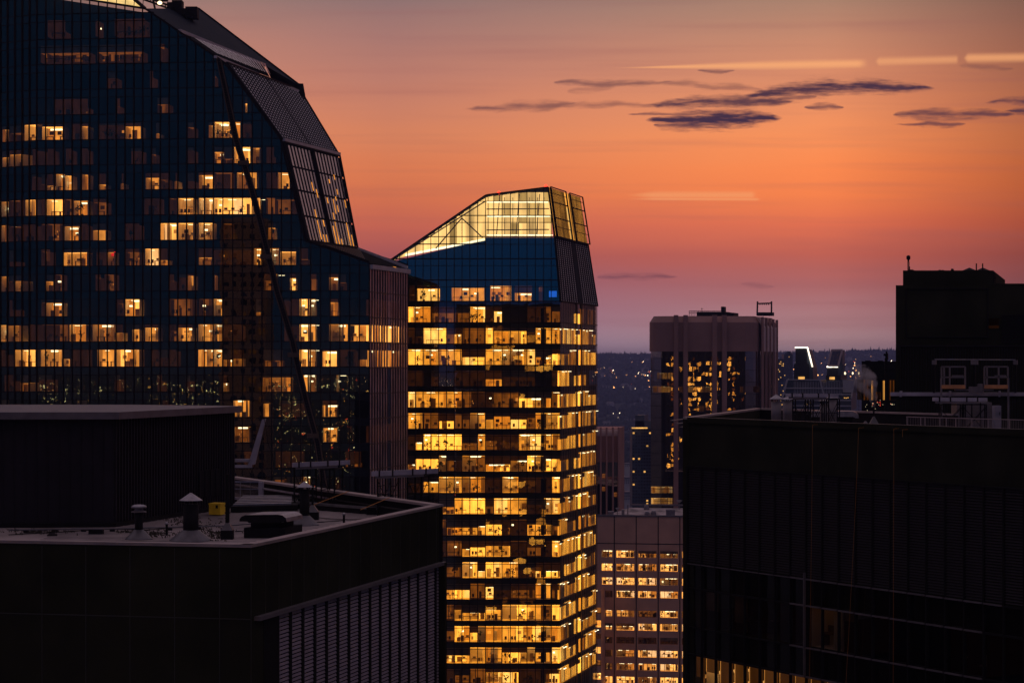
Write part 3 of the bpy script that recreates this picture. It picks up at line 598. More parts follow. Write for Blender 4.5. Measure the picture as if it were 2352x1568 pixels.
for k in range(-2, 19):
    vb = 692+48.9*k
    for vv in (vb, vb-33):
        if vv < 545: continue
        z = PB_.z_of(1200, vv); th = .1 if vv == vb else .05
        ml.pbox(PA, PA.s_of(887 if vv > 605 else interp([(449,1115),(598.5,897)], vv)), PA.s_of(1115), z-th, z+th, .02, .13); ml.pbox(PB_, 0, PB_.s_of(mt_edge(vv)), z-th, z+th, .02, .13)
for (a, b2), (c, d) in zip(MTOP, MTOP[1:]): ml.bar(Wp(a, b2, 432 if a < 1000 else 427), Wp(c, d, 427 if c > 1000 else 432), .2)
ml.bar(Wp(1259,430,427), Wp(1274,543.5,427), .25); ml.bar(Wp(1274,543.5,427), Wp(1287,692,427), .25)
ml.build('mullion_grid', M['mull'], mt)
sp_ = MB(); slab = MB()
for k in range(1, 19):
    z0 = PB_.z_of(1200, 692+48.9*k); z1 = z0+MF*.755; zz = z0+MF
    for pl, a, b2 in ((PA, 887, 1115), (PB_, 1115, 1287)): sp_.pbox(pl, pl.s_of(a), pl.s_of(b2), z1, zz-.05, -.4, -.25)
sp_.build('spandrel', M['black_clad'], mt)
rng = random.Random(27); wins = Wins()
def fill(pl, cols, z0, h, dens, full, rng, wins, bright=3, furn=True):
    i = 0
    while i < len(cols)-1:
        n_ = rng.choice([1,1,2,2,2,3,4]); j = min(len(cols)-1, i+n_)
        r = rng.random()
        if r < dens:
            fr = 1.0 if rng.random() < full else rng.choice([.45,.5,.6,.7,.8])
            lv = bright if rng.random() < .66 else rng.choice([2,2,1.4])
        elif r < dens+.16: fr, lv = rng.choice([.6,.95]), rng.choice([.8,1.4])
        elif rng.random() < .72: fr, lv = rng.choice([.5,1,1]), rng.choice([.9,1.4,1.4])
        else: i = j; continue
        mb = MB(); room(mb, pl, pl.s_of(cols[i])+.04, pl.s_of(cols[j])-.04, z0+.05, z0+h, lv, fr, rng, furn=furn); wins.add(mb, (j-i)*fr*(1+(lv > 1))); i = j
DENS = {1:(.62,.35),2:(.92,.4),3:(.9,.5),4:(.12,.3),5:(.8,.55),6:(.72,.6),7:(.78,.5),8:(.85,.5),9:(.78,.5),10:(.72,.4),11:(.55,.35),12:(.72,.45),13:(.9,.65),14:(.5,.55),15:(.8,.5),16:(.85,.55),17:(.8,.5),18:(.3,.4)}
for k in range(1, 19):
    z0 = PB_.z_of(1200, 692+48.9*k); d_, f_ = DENS[k]; d_ = min(.94, d_*1.13)
    if k < 10: fill(PA, [936+17.9*i for i in range(11)], z0, MF*.74, d_, f_, rng, wins)
    else: fill(PA, [1007.6+17.9*i for i in range(7)], z0, MF*.74, d_, f_, rng, wins)
    fill(PB_, [1115+19.1*i for i in range(10)], z0, MF*.74, min(.95, d_*1.02), f_, rng, wins)
z0 = PB_.z_of(1200, 692)
for pl, a, b2, lv, fr in ((PB_,1126,1174,2.4,.98),(PB_,1182,1222,2.2,.52),(PA,1037,1112,2.4,.85),(PA,958,1010,3.4,.8),(PA,940,953,1.6,.4),(PB_,1238,1246,1.6,.9)):  # the brightest left-facet room stands in for a white reflection on the glass
    mb = MB(); room(mb, pl, pl.s_of(a), pl.s_of(b2), z0+.05, z0+MF*.74, lv, fr, rng); wins.add(mb, b2-a)
mb = MB(); mb.pbox(PB_, PB_.s_of(1261), PB_.s_of(1279), PB_.z_of(1261,682), PB_.z_of(1261,668), -.5, -.4, 9); mb.build('blue_screen', PAL_M, mt)
wins.build(mt, PAL_M)
# side face
PSm = PL(P2(1287, 427), P2(1287, 427)+GD*31.4); zt = PSm.z_of(1287, 692)
sg = MB(); sg.poly([PSm.p(0,0,0), PSm.p(31.4,0,0), PSm.p(31.4,zt,0), PSm.p(0,zt,0)]); sg.build('side_glass', GM2, mt)
sg = MB(); sg.pbox(PSm, 0, 31.4, 0, zt-.2, -3.8, -3.3); sg.build('side_core', M['lt_dark'], mt)
sA, sB = PSm.s_of(1325), PSm.s_of(1334)
sf = MB(); s = .25; k = 0
while s < 31.4:
    if not (sA-.2 < s < sB+.2): sf.pbox(PSm, s-.07, s+.07, 0, zt, .05, .11, 0 if k % 3 else 1)
    s += .66; k += 1
for k in range(0, 19):
    z = PB_.z_of(1200, 692+48.9*k)
    sf.pbox(PSm, 0, sA-.3, z-.08, z+.08, .1, .16, 2); sf.pbox(PSm, sB+.3, 31.4, z-.08, z+.08, .1, .16, 2)
sf.pbox(PSm, sA-.35, sA-.1, 0, zt, 0, .2, 2); sf.pbox(PSm, sB+.1, sB+.35, 0, zt, 0, .2, 2)
sf.build('side_fin', [M['mull2'], M['perf'], M['mull2']], mt)
sp_ = MB()
for k in range(1, 19):
    z0 = PB_.z_of(1200, 692+48.9*k); z1 = z0+MF*.755; sp_.pbox(PSm, 0, 31.4, z1, z0+MF-.05, -.4, -.25)
sp_.build('side_spandrel', M['black_clad'], mt)
wins = Wins()
for k in range(1, 19):
    z0 = PB_.z_of(1200, 692+48.9*k); dn = .15 if k in (4,) else .9 if k > 1 else .6
    for (a, b2) in ((.1, sA-.4), (sB+.4, 31.3)):
        x = a
        while x < b2-1:
            y = min(b2, x+rng.uniform(3, 8))
            if rng.random() < dn:
                mb = MB(); room(mb, PSm, x, y, z0+.05, z0+MF*.74, rng.choice([3,2.4,3,2]) if k > 1 else 1.4, rng.choice([1,1,.85,.7]), rng, dep=.55, furn=False); wins.add(mb, y-x)
            x = y
    if rng.random() < .8:
        mb = MB(); room(mb, PSm, sA-.05, sB+.05, z0+.05, z0+MF*.7, 3.4, rng.choice([1,1,.7]), rng, dep=.6, furn=False); wins.add(mb, 6)
wins.build(mt, PAL_M, 'side_window')
# tapering top of the side
qA = [Wp(1259,430,427), Wp(1332.5,454,454), Wp(1349.6,562,456), Wp(1274,543.5,427)]; qB = [Wp(1274,543.5,427), Wp(1349.6,562,456), Wp(1371.6,702,457.4), Wp(1287,692,427)]
nA = qn(qA); ss = MB(); patch(ss, qA, -nA*.06, 0)
for i in range(34):
    a = (i+.5)/34
    if .46 < a < .58: continue
    ss.hexa([bil(qA, a-.007, 0), bil(qA, a+.007, 0), bil(qA, a+.007, 0)+nA*.06, bil(qA, a-.007, 0)+nA*.06, bil(qA, a-.007, 1), bil(qA, a+.007, 1), bil(qA, a+.007, 1)+nA*.06, bil(qA, a-.007, 1)+nA*.06], 1)
for b3 in (0, .12, .30, .62, .80, 1):
    for a0, a1 in ((0, .46), (.58, 1)): ss.bar(bil(qA, a0, b3)+nA*.5, bil(qA, a1, b3)+nA*.5, .13 if b3 in (.3,.62,1,0) else .07, 2)
for a0 in (0, .46, .58, 1): ss.bar(bil(qA, a0, 0)+nA*.5, bil(qA, a0, 1)+nA*.5, .2, 2)
M['crD'] = emit('crown_side_glow', (1,.40,.06), 1.05, .75, .35, (1,1,.3))
ss.poly([bil(qA, .48, .32)+nA*.02, bil(qA, .56, .32)+nA*.02, bil(qA, .56, .98)+nA*.02, bil(qA, .48, .98)+nA*.02], 3)
ss.build('lit_side_screen', [M['crD'], M['perf'], M['mull'], M['crB']], mt)
perforated(mt, qB, 17, 30, [M['perf'], M['dotw'], M['spandrel']], gap=(.48,.57))
tb = MB(); tb.poly([Wp(895,598.5,432), Wp(1115,449,427), Wp(1125,452,452), Wp(905,600,455)]); tb.poly([Wp(1115,449,427), Wp(1259,430,427), Wp(1332.5,454,454), Wp(1180,470,454)])
tb.build('roof', M['lt_dark'], mt)
M['beacon'] = emit('red_beacon', (1,.06,.03), 2.5, 0)
for u, v in ((1146,444), (1254,429.5)):
    bc = thing('beacon', Wp(u, v, 428), 'small red aircraft warning light ' + ('near the left end of' if u < 1200 else 'at the peak of') + ' the glowing crown', 'warning light', 'red beacons on the glowing crown')
    x = MB(); x.lathe(Wp(u, v-1, 428), [(.1,-.3),(.4,0),(.1,.4)], 8); x.build('lamp_globe', M['beacon'], bc); x = MB(); x.bar(Wp(u, v+3, 428), Wp(u, v, 428), .08); x.build('mast', M['black'], bc)

# ================================================================== ROUNDED STONE TOWER
rt = thing('office_tower', (75, 760, 0), 'brown stone tower with rounded top corners and dark glass flecked with golden reflections', 'skyscraper')
xl, xr = P2(1494,750).x, P2(1747,750).x; yb = 750; zc_, zs, zb = Wp(0,725.7,750).z, Wp(0,740,750).z, Wp(0,806.8,750).z
def plan(ins, dy=0):
    r = 5.0; pts = []
    for cx, cy, a0 in ((xl+r, yb+r, 180), (xr-r, yb+r, 270)):
        for k in range(6):
            a = math.radians(a0+18*k); pts.append((cx+(r-ins)*math.cos(a), cy+(r-ins)*math.sin(a)))
    bx = GD*36; pts += [(xr+bx.x-ins, yb+bx.y), (xl+bx.x+ins, yb+bx.y)]
    return pts
def ring(mb, pa, za, pb, zb2, mi=0):
    n = len(pa)
    for i in range(n): j = (i+1) % n; mb.poly([(*pa[i], za), (*pa[j], za), (*pb[j], zb2), (*pb[i], zb2)], mi)
x = MB(); p0, p1 = plan(0), plan(1.4)
ring(x, p0, zb, p0, zs); ring(x, p0, zs, p1, zc_); x.poly([(*p, zc_) for p in p1]); ring(x, plan(.4), zb, p0, zb); x.build('stone_crown', M['stone'], rt)
x = MB(); ring(x, plan(.4), 0, plan(.4), zb); x.build('curtain_wall', GR, rt)
x = MB(); ring(x, plan(4.2), 0, plan(4.2), zb-.1); x.build('core', M['lt_dark'], rt)
x = MB()
for u0, u1 in ((1548,1558),(1570,1580),(1636.5,1647),(1659,1669.5)):
    a, b2 = Wp(u0,0,749).x, Wp(u1,0,749).x; x.box(a, b2, 748.9, 750.6, 0, zc_+.3)
x.build('pilaster', M['stone'], rt)
PT = PL(Vector((xl, yb+.4)), Vector((xr, yb+.4))); x = MB()
for k in range(1, 33):
    s = k*1.12
    if 4.5 < s < PT.L-4.5: x.pbox(PT, s-.05, s+.05, 20, zb, 0, .1)
fl = 27.3/F*750
for k in range(16):
    z = zb-2.3-fl*k; x.pbox(PT, 4.8, PT.L-4.8, z-.06, z+.06, 0, .12); x.pbox(PT, 4.8, PT.L-4.8, z-1.5, z-1.42, 0, .12)
    ring(x, plan(.3), z-.06, plan(.3), z+.06)
x.build('mullion_grid', M['mull'], rt)
PAL_R = palette('round_tower', (.85,.42,.10), .5)
for v, spans in ((870,[(1510,1546,2)]), (901,[(1500,1545,2),(1560,1569,1.6),(1581,1633,2),(1700,1745,1.6)]), (850,[]), (1132,[(1496,1545,3),]), (1158,[(1496,1545,3)]), (945,[(1600,1620,1.5)])):
    for a, b2, lv in spans:
        mb = MB(); z = Wp(0,v,750).z; room(mb, PT, PT.s_of(a), PT.s_of(b2), z, z+2.0, lv, 1, rng, dep=2.5, furn=False); mb.build('lit_window', PAL_R, rt)
x = MB()
for k in range(5):
    q = Vector((xr+.6, yb+2.5)) + GD*(k*8.4)
    x.box(q.x, q.x+.75, q.y, q.y+2.0, 0, zc_-.2-.1*k, 0)
    if k < 4:
        q2_ = q+GD*8.4; x.poly([(q.x+.2, q.y+1, zb), (q2_.x+.2, q2_.y, zb), (q2_.x+.2, q2_.y, zs-1.5), (q.x+.2, q.y+1, zs-1.5)], 1)
        x.poly([(q.x+.2, q.y+1, zs-1.5), (q2_.x+.2, q2_.y, zs-1.5), (q2_.x-1.5, q2_.y, zc_-.6), (q.x-1.5, q.y+1, zc_-.6)], 1)
x.build('side_fin', [M['stone'], M['tip']], rt)
x = MB(); Z_ = lambda v: Wp(0,v,760).z
def ub(mb, u0, u1, v0, v1, d0, d1, mi=0): # block whose front face covers these readings at distance d0
    a, b2 = Wp(u0, v1, d0), Wp(u1, v0, d0); k_ = (d1-d0)*.2642*min(1, max(0, a.x/8)); mb.hexa([(a.x,d0,a.z),(b2.x,d0,a.z),(b2.x+k_,d1,a.z),(a.x+k_,d1,a.z),(a.x,d0,b2.z),(b2.x,d0,b2.z),(b2.x+k_,d1,b2.z),(a.x+k_,d1,b2.z)], mi)
ub(x, 1600, 1668, 716, 727, 765, 780); ub(x, 1668, 1685, 718, 727, 765, 775); ub(x, 1656, 1663, 704, 720, 764, 768)
x.build('roof_plant_room', M['black'], rt)
x = MB()
for v in (714, 718): x.bar(Wp(1583,v,762), Wp(1660,v,762), .12)
for k in range(18): u = 1583+4.4*k; x.bar(Wp(u,713.5,762), Wp(u,726,762), .12)
x.bar(Wp(1612,707,763), Wp(1612,716,763), .1); x.bar(Wp(1610,709,763), Wp(1615,709,763), .08)
x.build('roof_railing', M['black'], rt)
gc = thing('window_cleaning_gantry', Wp(1755,724,755), 'dark open steel frame standing on the right end of the rounded stone tower', 'gantry')
x = MB(); x.bar(Wp(1740,697,755), Wp(1772,696,755), .3); x.bar(Wp(1740,692,755), Wp(1739,724,755), .35); x.bar(Wp(1772,692,755), Wp(1772,722,755), .35)
for k in range(5): x.bar(Wp(1745+5*k,697,755), Wp(1746+5*k,700,755), .25)
x.build('frame', M['black'], gc)
x = MB(); ub(x, 1738, 1774, 717, 725, 754, 758); x.build('carriage', M['black'], gc)

# ================================================================== ROSE PRECAST BLOCK
pb = thing('office_block', (30, 600, 0), 'pinkish precast office block with rows of lit four-pane windows between thin vertical joints', 'office building')
PP = pl_ud(1366, 600, 1660, 594.5); zr = PP.z_of(1390, 1183); x = MB()
rowsP = [(318,383),(442,508),(572,638),(695,758),(878,940),(1000,1065),(1128,1190),(1250,1315),(1375,1440),(1500,1566),(1624,1690)]
rz = [(PP.z_of(1390, 1185.7+.24415*b3), PP.z_of(1390, 1185.7+.24415*a3)) for a3, b3 in rowsP]
cols = [(1382,1406.5),(1415.5,1457),(1465.5,1507.7),(1516,1557),(1566,1607),(1616,1655)]
S_ = lambda u: PP.s_of(u)
zprev = zr
for z0, z1 in rz: x.pbox(PP, 0, S_(1660), z1, zprev, -.8, 0); zprev = z0
x.pbox(PP, 0, S_(1660), 0, zprev, -.8, 0)
for z0, z1 in rz:
    e0 = 1366
    for a, b2 in cols: x.pbox(PP, S_(e0), S_(a), z0, z1, -.8, 0); e0 = b2
    x.pbox(PP, S_(e0), S_(1660), z0, z1, -.8, 0)
x.build('precast_wall', M['stone3'], pb)
x = MB()
for u in (1411, 1461.3, 1511.8, 1561.5, 1611): x.pbox(PP, S_(u)-.12, S_(u)+.12, 0, zr, .0, .05)
x.pbox(PP, 0, S_(1660), PP.z_of(1390,1247)-.1, PP.z_of(1390,1247)+.1, 0, .05)
x.build('joint', M['void'], pb)
x = MB(); a = PP.p(0, zr); b2 = PP.p(PP.L, zr); x.poly([a-Vector((0,0,.8)), b2-Vector((0,0,.8)), b2+Vector((12,45,-.8)), a+Vector((12,45,-.8))]); x.bar(a, b2, .3, 1); x.bar(a+Vector((12,45,0)), b2+Vector((12,45,0)), .35, 1)
x.prism([PP.p(0,0,-4.5), PP.p(PP.L,0,-4.5), PP.p(PP.L,zr-1,-4.5), PP.p(0,zr-1,-4.5)], (10,38,0), 2)
x.build('roof', [M['roof'], M['ledge'], M['lt_dark']], pb)
rng = random.Random(5); x = MB()
for r, (z0, z1) in enumerate(rz):
    for c, (a, b2) in enumerate(cols):
        if c > 4: continue
        x.poly([PP.p(S_(a), z0, -.5), PP.p(S_(b2), z0, -.5), PP.p(S_(b2), z1, -.5), PP.p(S_(a), z1, -.5)])
        mb = MB(); n_ = 4 if c else 3
        lv = rng.choice([3,3,3,3,2.4,2]) if r != 6 else .7
        if (r, c) in ((3,0),(4,2),(7,0),(8,0)): lv = 1.3
        room(mb, PP, S_(a)+.02, S_(b2)-.02, z0+.02, z1-.02, lv, 1 if rng.random() < .85 else .6, rng, dep=1.6)
        for k in range(1, n_): s = S_(a)+(S_(b2)-S_(a))*k/n_; mb.pbox(PP, s-.06, s+.06, z0, z1, -.48, -.38, 5)
        mb.build('lit_window', PAL_P, pb)
x.build('window_glass', GB, pb)
# lower wing at its left
x = MB(); PW = pl_ud(1362, 590, 1381, 590); zw_ = PW.z_of(1370, 1356)
x.prism([PW.p(0,0,-3.5), PW.p(PW.L,0,-3.5), PW.p(PW.L,zw_,-3.5), PW.p(0,zw_-2,-3.5)], (2,9,0))
wz = [(PW.z_of(1372, 1185.7+.24415*b3), PW.z_of(1372, 1185.7+.24415*a3)) for a3, b3 in ((855,915),(975,1040),(1100,1150),(1225,1285),(1350,1405),(1470,1530))]
zp = zw_
for z0, z1 in wz: x.pbox(PW, 0, PW.L, z1, zp, -.5, 0); zp = z0
x.pbox(PW, 0, PW.L, 0, zp, -.5, 0); x.build('low_wing', M['stone3'], pb)
for i, (z0, z1) in enumerate(wz):
    mb = MB(); room(mb, PW, .05, PW.L-.05, z0, z1, (1.4,3,.8,3,1.6,3)[i], 1, rng, dep=3); mb.build('lit_window', PAL_P, pb)
# its roof equipment
rng = random.Random(8)
for i, (u, v, wd, h, kind, lab) in enumerate([(1403,1176,12,6,'box','pale metal box on the left end of the pinkish block roof'),(1418,1174,9,9,'dish','tilted pale dish on the roof of the pinkish block'),
    (1431,1178,6,10,'box','narrow dark cabinet on the pinkish block roof beside a tall stack'),(1442,1176,2,20,'stack','tall thin dark stack on the pinkish block roof'),(1486,1177,12,6,'drum','low round fan drum on the pinkish block roof'),
    (1501,1177,13,8,'drum','larger round fan drum on the pinkish block roof'),(1485,1162,13,8,'dome','rounded ventilator hood far back on the pinkish block roof'),(1540,1172,20,10,'box','wide grey ventilation unit on the pinkish block roof beside the dark building'),(1560,1166,14,12,'dish','white angled dish on the pinkish block roof beside the dark building')]):
    d = 608 if v > 1168 else 635; px_ = d/F; base = Wp(u, v+3, d); base.z = zr-.8
    t_ = thing({'box':'roof_unit','dish':'satellite_dish','stack':'roof_stack','drum':'roof_fan','dome':'roof_hood'}[kind], base, lab, {'box':'roof unit','dish':'dish','stack':'stack','drum':'fan','dome':'hood'}[kind])
    x = MB(); W_, H_ = wd*px_/2, h*px_+.5
    if kind == 'box': x.box(base.x-W_, base.x+W_, d-.8, d+.8, base.z, base.z+H_); x.box(base.x-W_*1.1, base.x+W_*1.1, d-.9, d+.9, base.z+H_, base.z+H_+.15, 1)
    elif kind == 'dish': x.bar(base, base+Vector((0,0,H_)), .12); x.lathe(base+Vector((0,0,H_)), [(.05,0),(W_*.6,.25),(W_,.7)], 14, 1)
    elif kind == 'stack': x.lathe(base, [(.14,0),(.14,H_),(.22,H_),(.22,H_+.2)], 8)
    elif kind == 'drum': x.lathe(base, [(W_,0),(W_,H_*.7),(W_*.8,H_*.8),(W_*.75,H_)], 16); x.lathe(base+Vector((0,0,H_)), [(W_*.9,0),(W_*.2,.2)], 16, 1)
    else: x.lathe(base, [(W_,0),(W_,H_*.3),(W_*.8,H_*.75),(W_*.3,H_)], 16)
    x.build('housing', [M['ledge'], M['galv']], t_)

# ================================================================== FLUTED BUILDING
fb = thing('office_block', (26, 705, 0), 'reddish brown fluted building with curved tips coloured pale for sky glare beside the golden tower', 'office building')
PG = pl_ud(1360, 700, 1420, 700); x = MB(); y_ = MB()
zz = lambda v: PG.z_of(1400, v); fu = [1366,1380,1393.5,1408,1421]
for i in range(4):
    a, b2 = PG.s_of(fu[i])+.2, PG.s_of(fu[i+1])-.2
    x.pbox(PG, a, b2, zz(1061), zz(1001), -1.2, -.9, 0)
    N8 = 6
    for k in range(N8):
        t0, t1 = k/N8, (k+1)/N8; f = lambda t: (zz(1001)+(zz(984)-zz(1001))*math.sin(t*math.pi/2), -.9-2.0*(1-math.cos(t*math.pi/2)))
        (za, oa), (zb2, ob) = f(t0), f(t1); x.poly([PG.p(a, za, oa), PG.p(b2, za, oa), PG.p(b2, zb2, ob), PG.p(a, zb2, ob)], 1 if k < 4 else 0)  # pale lower segments of each curve paint sky glare onto the tips
    y_.poly([PG.p(a, 0, -1.1), PG.p(b2, 0, -1.1), PG.p(b2, zz(1061), -1.1), PG.p(a, zz(1061), -1.1)])
x.poly([PG.p(0, 0, -3), PG.p(PG.s_of(1421), 0, -3), PG.p(PG.s_of(1421), zz(985), -3), PG.p(0, zz(985), -3)], 2)
x.prism([PG.p(0,0,-3.1), PG.p(PG.s_of(1421),0,-3.1), PG.p(PG.s_of(1421),zz(984),-3.1), PG.p(0,zz(984),-3.1)], (3,22,0), 0)
x.build('wall', [M['stone2'], M['tip'], M['lt_dark']], fb); y_.build('window_bay', GR, fb)
x = MB()
for u in fu: x.pbox(PG, PG.s_of(u)-.22, PG.s_of(u)+.22, 0, zz(981), -3, .6)
x.build('fin', M['stone2'], fb)
rng = random.Random(2)
for v in (1128, 1141, 1098):
    mb = MB(); u = rng.choice([1383, 1396, 1410]); z = zz(v); room(mb, PG, PG.s_of(u), PG.s_of(u+8), z, z+1.3, 1.8, 1, rng, dep=1.6, furn=False); mb.build('lit_window', PAL_P, fb)

# ================================================================== LEFT FOREGROUND BUILDING
lf = thing('rooftop_building', (-12, 100, 0), 'near black panelled building with a flat roof full of vents and a louvred right wall', 'building')
LC = P2(575, 90); ZT = H-7.18; ZR = H-8.2; ZB = H-10.15
PLR = PL(LC, LC+GD*26.2); PLF = PL(P2(-90, 92.7), LC); BLc = P2(536, 144); BL2 = P2(-90, 160)
x = MB(); x.pbox(PLR, 0, 26.2, ZB, ZT-.12, -.5, 0); x.pbox(PLF, 0, PLF.L+.0, 0, ZT-.12, -.5, 0.01); x.pbox(PLR, 0, 1.6, 0, ZB, -.5, 0); x.pbox(PLR, 26.2, 26.5, 0, ZB+.02, -.5, .3)
x.build('panelled_wall', M['black_clad'], lf)
x = MB()
for k in range(1, 18): x.pbox(PLR, k*1.5+.15, k*1.5+.175, ZB, ZT-.14, .0, .015)
for k in range(0, 9): s = PLF.L-1.3-k*1.9; x.pbox(PLF, s, s+.03, 60, ZT-.2, .01, .025)
x.pbox(PLF, 0, PLF.L, ZB-.02, ZB+.02, .01, .03); x.pbox(PLR, 0.02, .06, 0, ZT-.2, 0, .02)
x.build('panel_joint', M['seam'], lf)
x = MB(); x.pbox(PLR, .4, 26.5, ZB-.10, ZB+.06, 0, .28); x.build('wall_ledge', M['ledge'], lf)
x = MB(); x.pbox(PLR, 1.6, 26.3, H-40, ZB-.1, -.9, -.55, 1)
z = ZB-.25
while z > H-19.5:
    a, b2 = 1.6, 26.3
    x.poly([PLR.p(a, z-.05, -.02), PLR.p(b2, z-.05, -.02), PLR.p(b2, z+.04, -.05), PLR.p(a, z+.04, -.05)], 0)
    x.poly([PLR.p(a, z-.05, -.02), PLR.p(b2, z-.05, -.02), PLR.p(b2, z-.075, -.02), PLR.p(a, z-.075, -.02)], 0)
    z -= .165
x.build('louvre_bank', [M['louv'], M['black']], lf)
x = MB()
for k in range(0, 17):
    s = 1.45+k*1.5; x.pbox(PLR, s, s+.26, H-40, ZB-.1, -.4, .02)
x.pbox(PLR, 1.6, 3.0, H-40, ZB-.1, -.3, .02)
x.build('louvre_post', M['black'], lf)
x = MB(); A3 = lambda p, z: Vector((p.x, p.y, z)); FRc = LC+GD*26.2; FL_ = P2(-90, 92.7)
x.poly([A3(FL_, ZR), A3(LC, ZR), A3(FRc, ZR), A3(BLc, ZR), A3(BL2, ZR)]); x.build('roof_deck', M['roof'], lf)
x = MB()
for k in range(1, 60):
    y0 = 94+k*.82; xx0 = -22; xx1 = LC.x+(y0-90)*.2642-.3
    lim = 117+(y0-117)*0
    if y0 > 118: xx1 = FRc.x-(y0-117)*(FRc.x-BLc.x)/27
    if xx1 > xx0: x.box(xx0, xx1, y0, y0+.04, ZR+.002, ZR+.02)
x.build('roof_seam', M['ledge'], lf)
x = MB(); x.pbox(PLR, -.1, 26.3, ZT-.12, ZT, -.42, .06); x.pbox(PLF, 0, PLF.L+.05, ZT-.12, ZT, -.42, .062)
PFR = PL(BLc, FRc); x.pbox(PFR, 0, PFR.L, ZT-.1, ZT+.02, -.25, .35); x.build('coping', M['coping'], lf)
x = MB(); x.pbox(PFR, 0, PFR.L, ZR-30, ZT-.1, -.2, .0); x.pbox(PFR, 0, PFR.L, ZT-.55, ZT-.48, 0, .12, 1)
x.pbox(PL(BL2, BLc), 0, 12, ZR-30, ZT, -.2, 0)
x.build('far_parapet', [M['duct'], M['seam']], lf)
x = MB(); a = Wp(530,1143,133); b2 = Wp(904,1170,121.8); x.bar(a, b2, .1, 1); x.hexa([a+Vector((0,-.1,-.4)), b2+Vector((0,-.1,-.4)), b2+Vector((0,.3,-.4)), a+Vector((0,.3,-.4)), a+Vector((0,-.1,-.05)), b2+Vector((0,-.1,-.05)), b2+Vector((0,.3,-.05)), a+Vector((0,.3,-.05))], 0)
a = Wp(540,1112,140); b2 = Wp(905,1166,122.2); x.bar(a, b2, .06, 1); x.build('inner_curb', [M['duct'], M['galv']], lf)
# penthouse
ph = thing('rooftop_penthouse', A3(P2(150,118), ZR), 'black corrugated plant room with an overhanging flat roof standing on the near left roof', 'plant room')
PC = P2(260.5, 113.7); PQR = PL(PC, PC+GD*16.2); PQF = PL(P2(-80, 113.2), PC); zw1 = H-2.78; zs1 = H-2.42
x = MB(); x.pbox(PQR, 0, 16.2, ZR, zw1, -.3, 0); x.pbox(PQF, 0, PQF.L, ZR, zw1, -.3, 0.003); x.build('wall', M['pent'], ph)
x = MB(); s = .1
while s < 16.1: x.pbox(PQR, s, s+.15, ZR+.25, zw1, 0, .09); s += .36
s = PQF.L-.55
while s > 0: x.pbox(PQF, s, s+.06, ZR+.25, zw1, .003, .05); s -= .55
x.build('wall_rib', M['pent'], ph)
x = MB(); x.pbox(PQR, 0, 16.3, ZR, ZR+.22, .0, .14); x.pbox(PQF, 0, PQF.L+.1, ZR, ZR+.22, 0, .143); x.build('base_flashing', M['duct'], ph)
x = MB(); a = PC+PQR.n*.35+PQF.n*.35; 
pts = [A3(PQF.A+PQF.n*.35, zw1), A3(a, zw1), A3(PC+GD*16.5+PQR.n*.35, zw1), A3(P2(300,134), zw1), A3(P2(-80,134), zw1)]
x.prism(pts, (0,0,zs1-zw1), 0); x.build('roof_slab', M['ledge'], ph)
x = MB(); a, b2 = PQR.s_of(452), PQR.s_of(503)
x.pbox(PQR, a, b2, PQR.z_of(478,1139), PQR.z_of(478,1078), .09, .14)
for k in range(5): s = a+(b2-a)*k/4; x.pbox(PQR, s-.04, s+.04, PQR.z_of(478,1139), PQR.z_of(478,1078), .14, .2, 1)
x.build('wall_hatch', [M['duct'], M['pent']], ph)
# vents and equipment on the left roof
def base(u, d, z=ZR): return Vector(((u-U0)/F*d, d, z))
def rr_(w_, d): return w_/F*d/2
def pxh(d, v0, v1): return (v1-v0)/F*d
v1_ = thing('mushroom_vent', base(319,106), 'short black pipe vent with a pale domed mushroom cap', 'vent')
b_ = base(319,106); h = b_.z; zt_ = lambda v, d=106: H+(V0-v)/F*d
x = MB(); x.lathe(b_, [(.19,0),(.19,zt_(1175)-h)], 20); x.build('pipe', M['duct'], v1_, smooth=True)
x = MB(); x.lathe(b_, [(.66,0),(.62,.04),(.2,.45)], 20); x.build('flashing', M['galv2'], v1_, smooth=True)
x = MB(); x.lathe(b_, [(.34,zt_(1176)-h),(.37,zt_(1174.5)-h),(.20,zt_(1171.5)-h),(.19,zt_(1165.5)-h)], 24, 0); x.build('collar', M['ledge'], v1_)
x = MB(); x.lathe(b_, [(.34,zt_(1165.5)-h),(.37,zt_(1163.5)-h),(.33,zt_(1160.5)-h),(.2,zt_(1158.3)-h),(.03,zt_(1157.6)-h)], 28, 0); x.build('cap', M['galv'], v1_, smooth=True)
def cone_vent(u, d, pr, cr_, v_apex, v_rim, v_pipe, fl, label, vfl=None, bz=ZR, m=None):
    t_ = thing('cone_vent', base(u, d, bz), label, 'vent'); b_ = base(u, d, bz); h = b_.z; q = lambda v: H+(V0-v)/F*d-h
    x = MB(); x.lathe(b_, [(pr,0),(pr,q(v_pipe))], 24); x.build('pipe', m or M['duct'], t_, smooth=True)
    x = MB(); x.lathe(b_, [(cr_,q(v_rim)),(cr_*1.0,q(v_rim)+.02),(.03,q(v_apex))], 28); x.build('cone_cap', M['galv'], t_)
    x = MB()
    for k in range(6): a = k*math.pi/3+.2; x.bar(b_+Vector((pr*.9*math.cos(a), pr*.9*math.sin(a), q(v_pipe)-.1)), b_+Vector((cr_*.75*math.cos(a), cr_*.75*math.sin(a), q(v_rim)+.05)), .025)
    x.build('strut', M['black'], t_)
    x = MB(); x.lathe(b_, [(fl,0),(fl*.98,.05),(pr*1.05,vfl or .5)], 24); x.build('flared_base', M['galv2'], t_)
    return t_
cone_vent(438.4, 105, .36, .54, 1131, 1149, 1158, 1.0, 'wide black stack with a grey cone cap in front of the corrugated plant room')
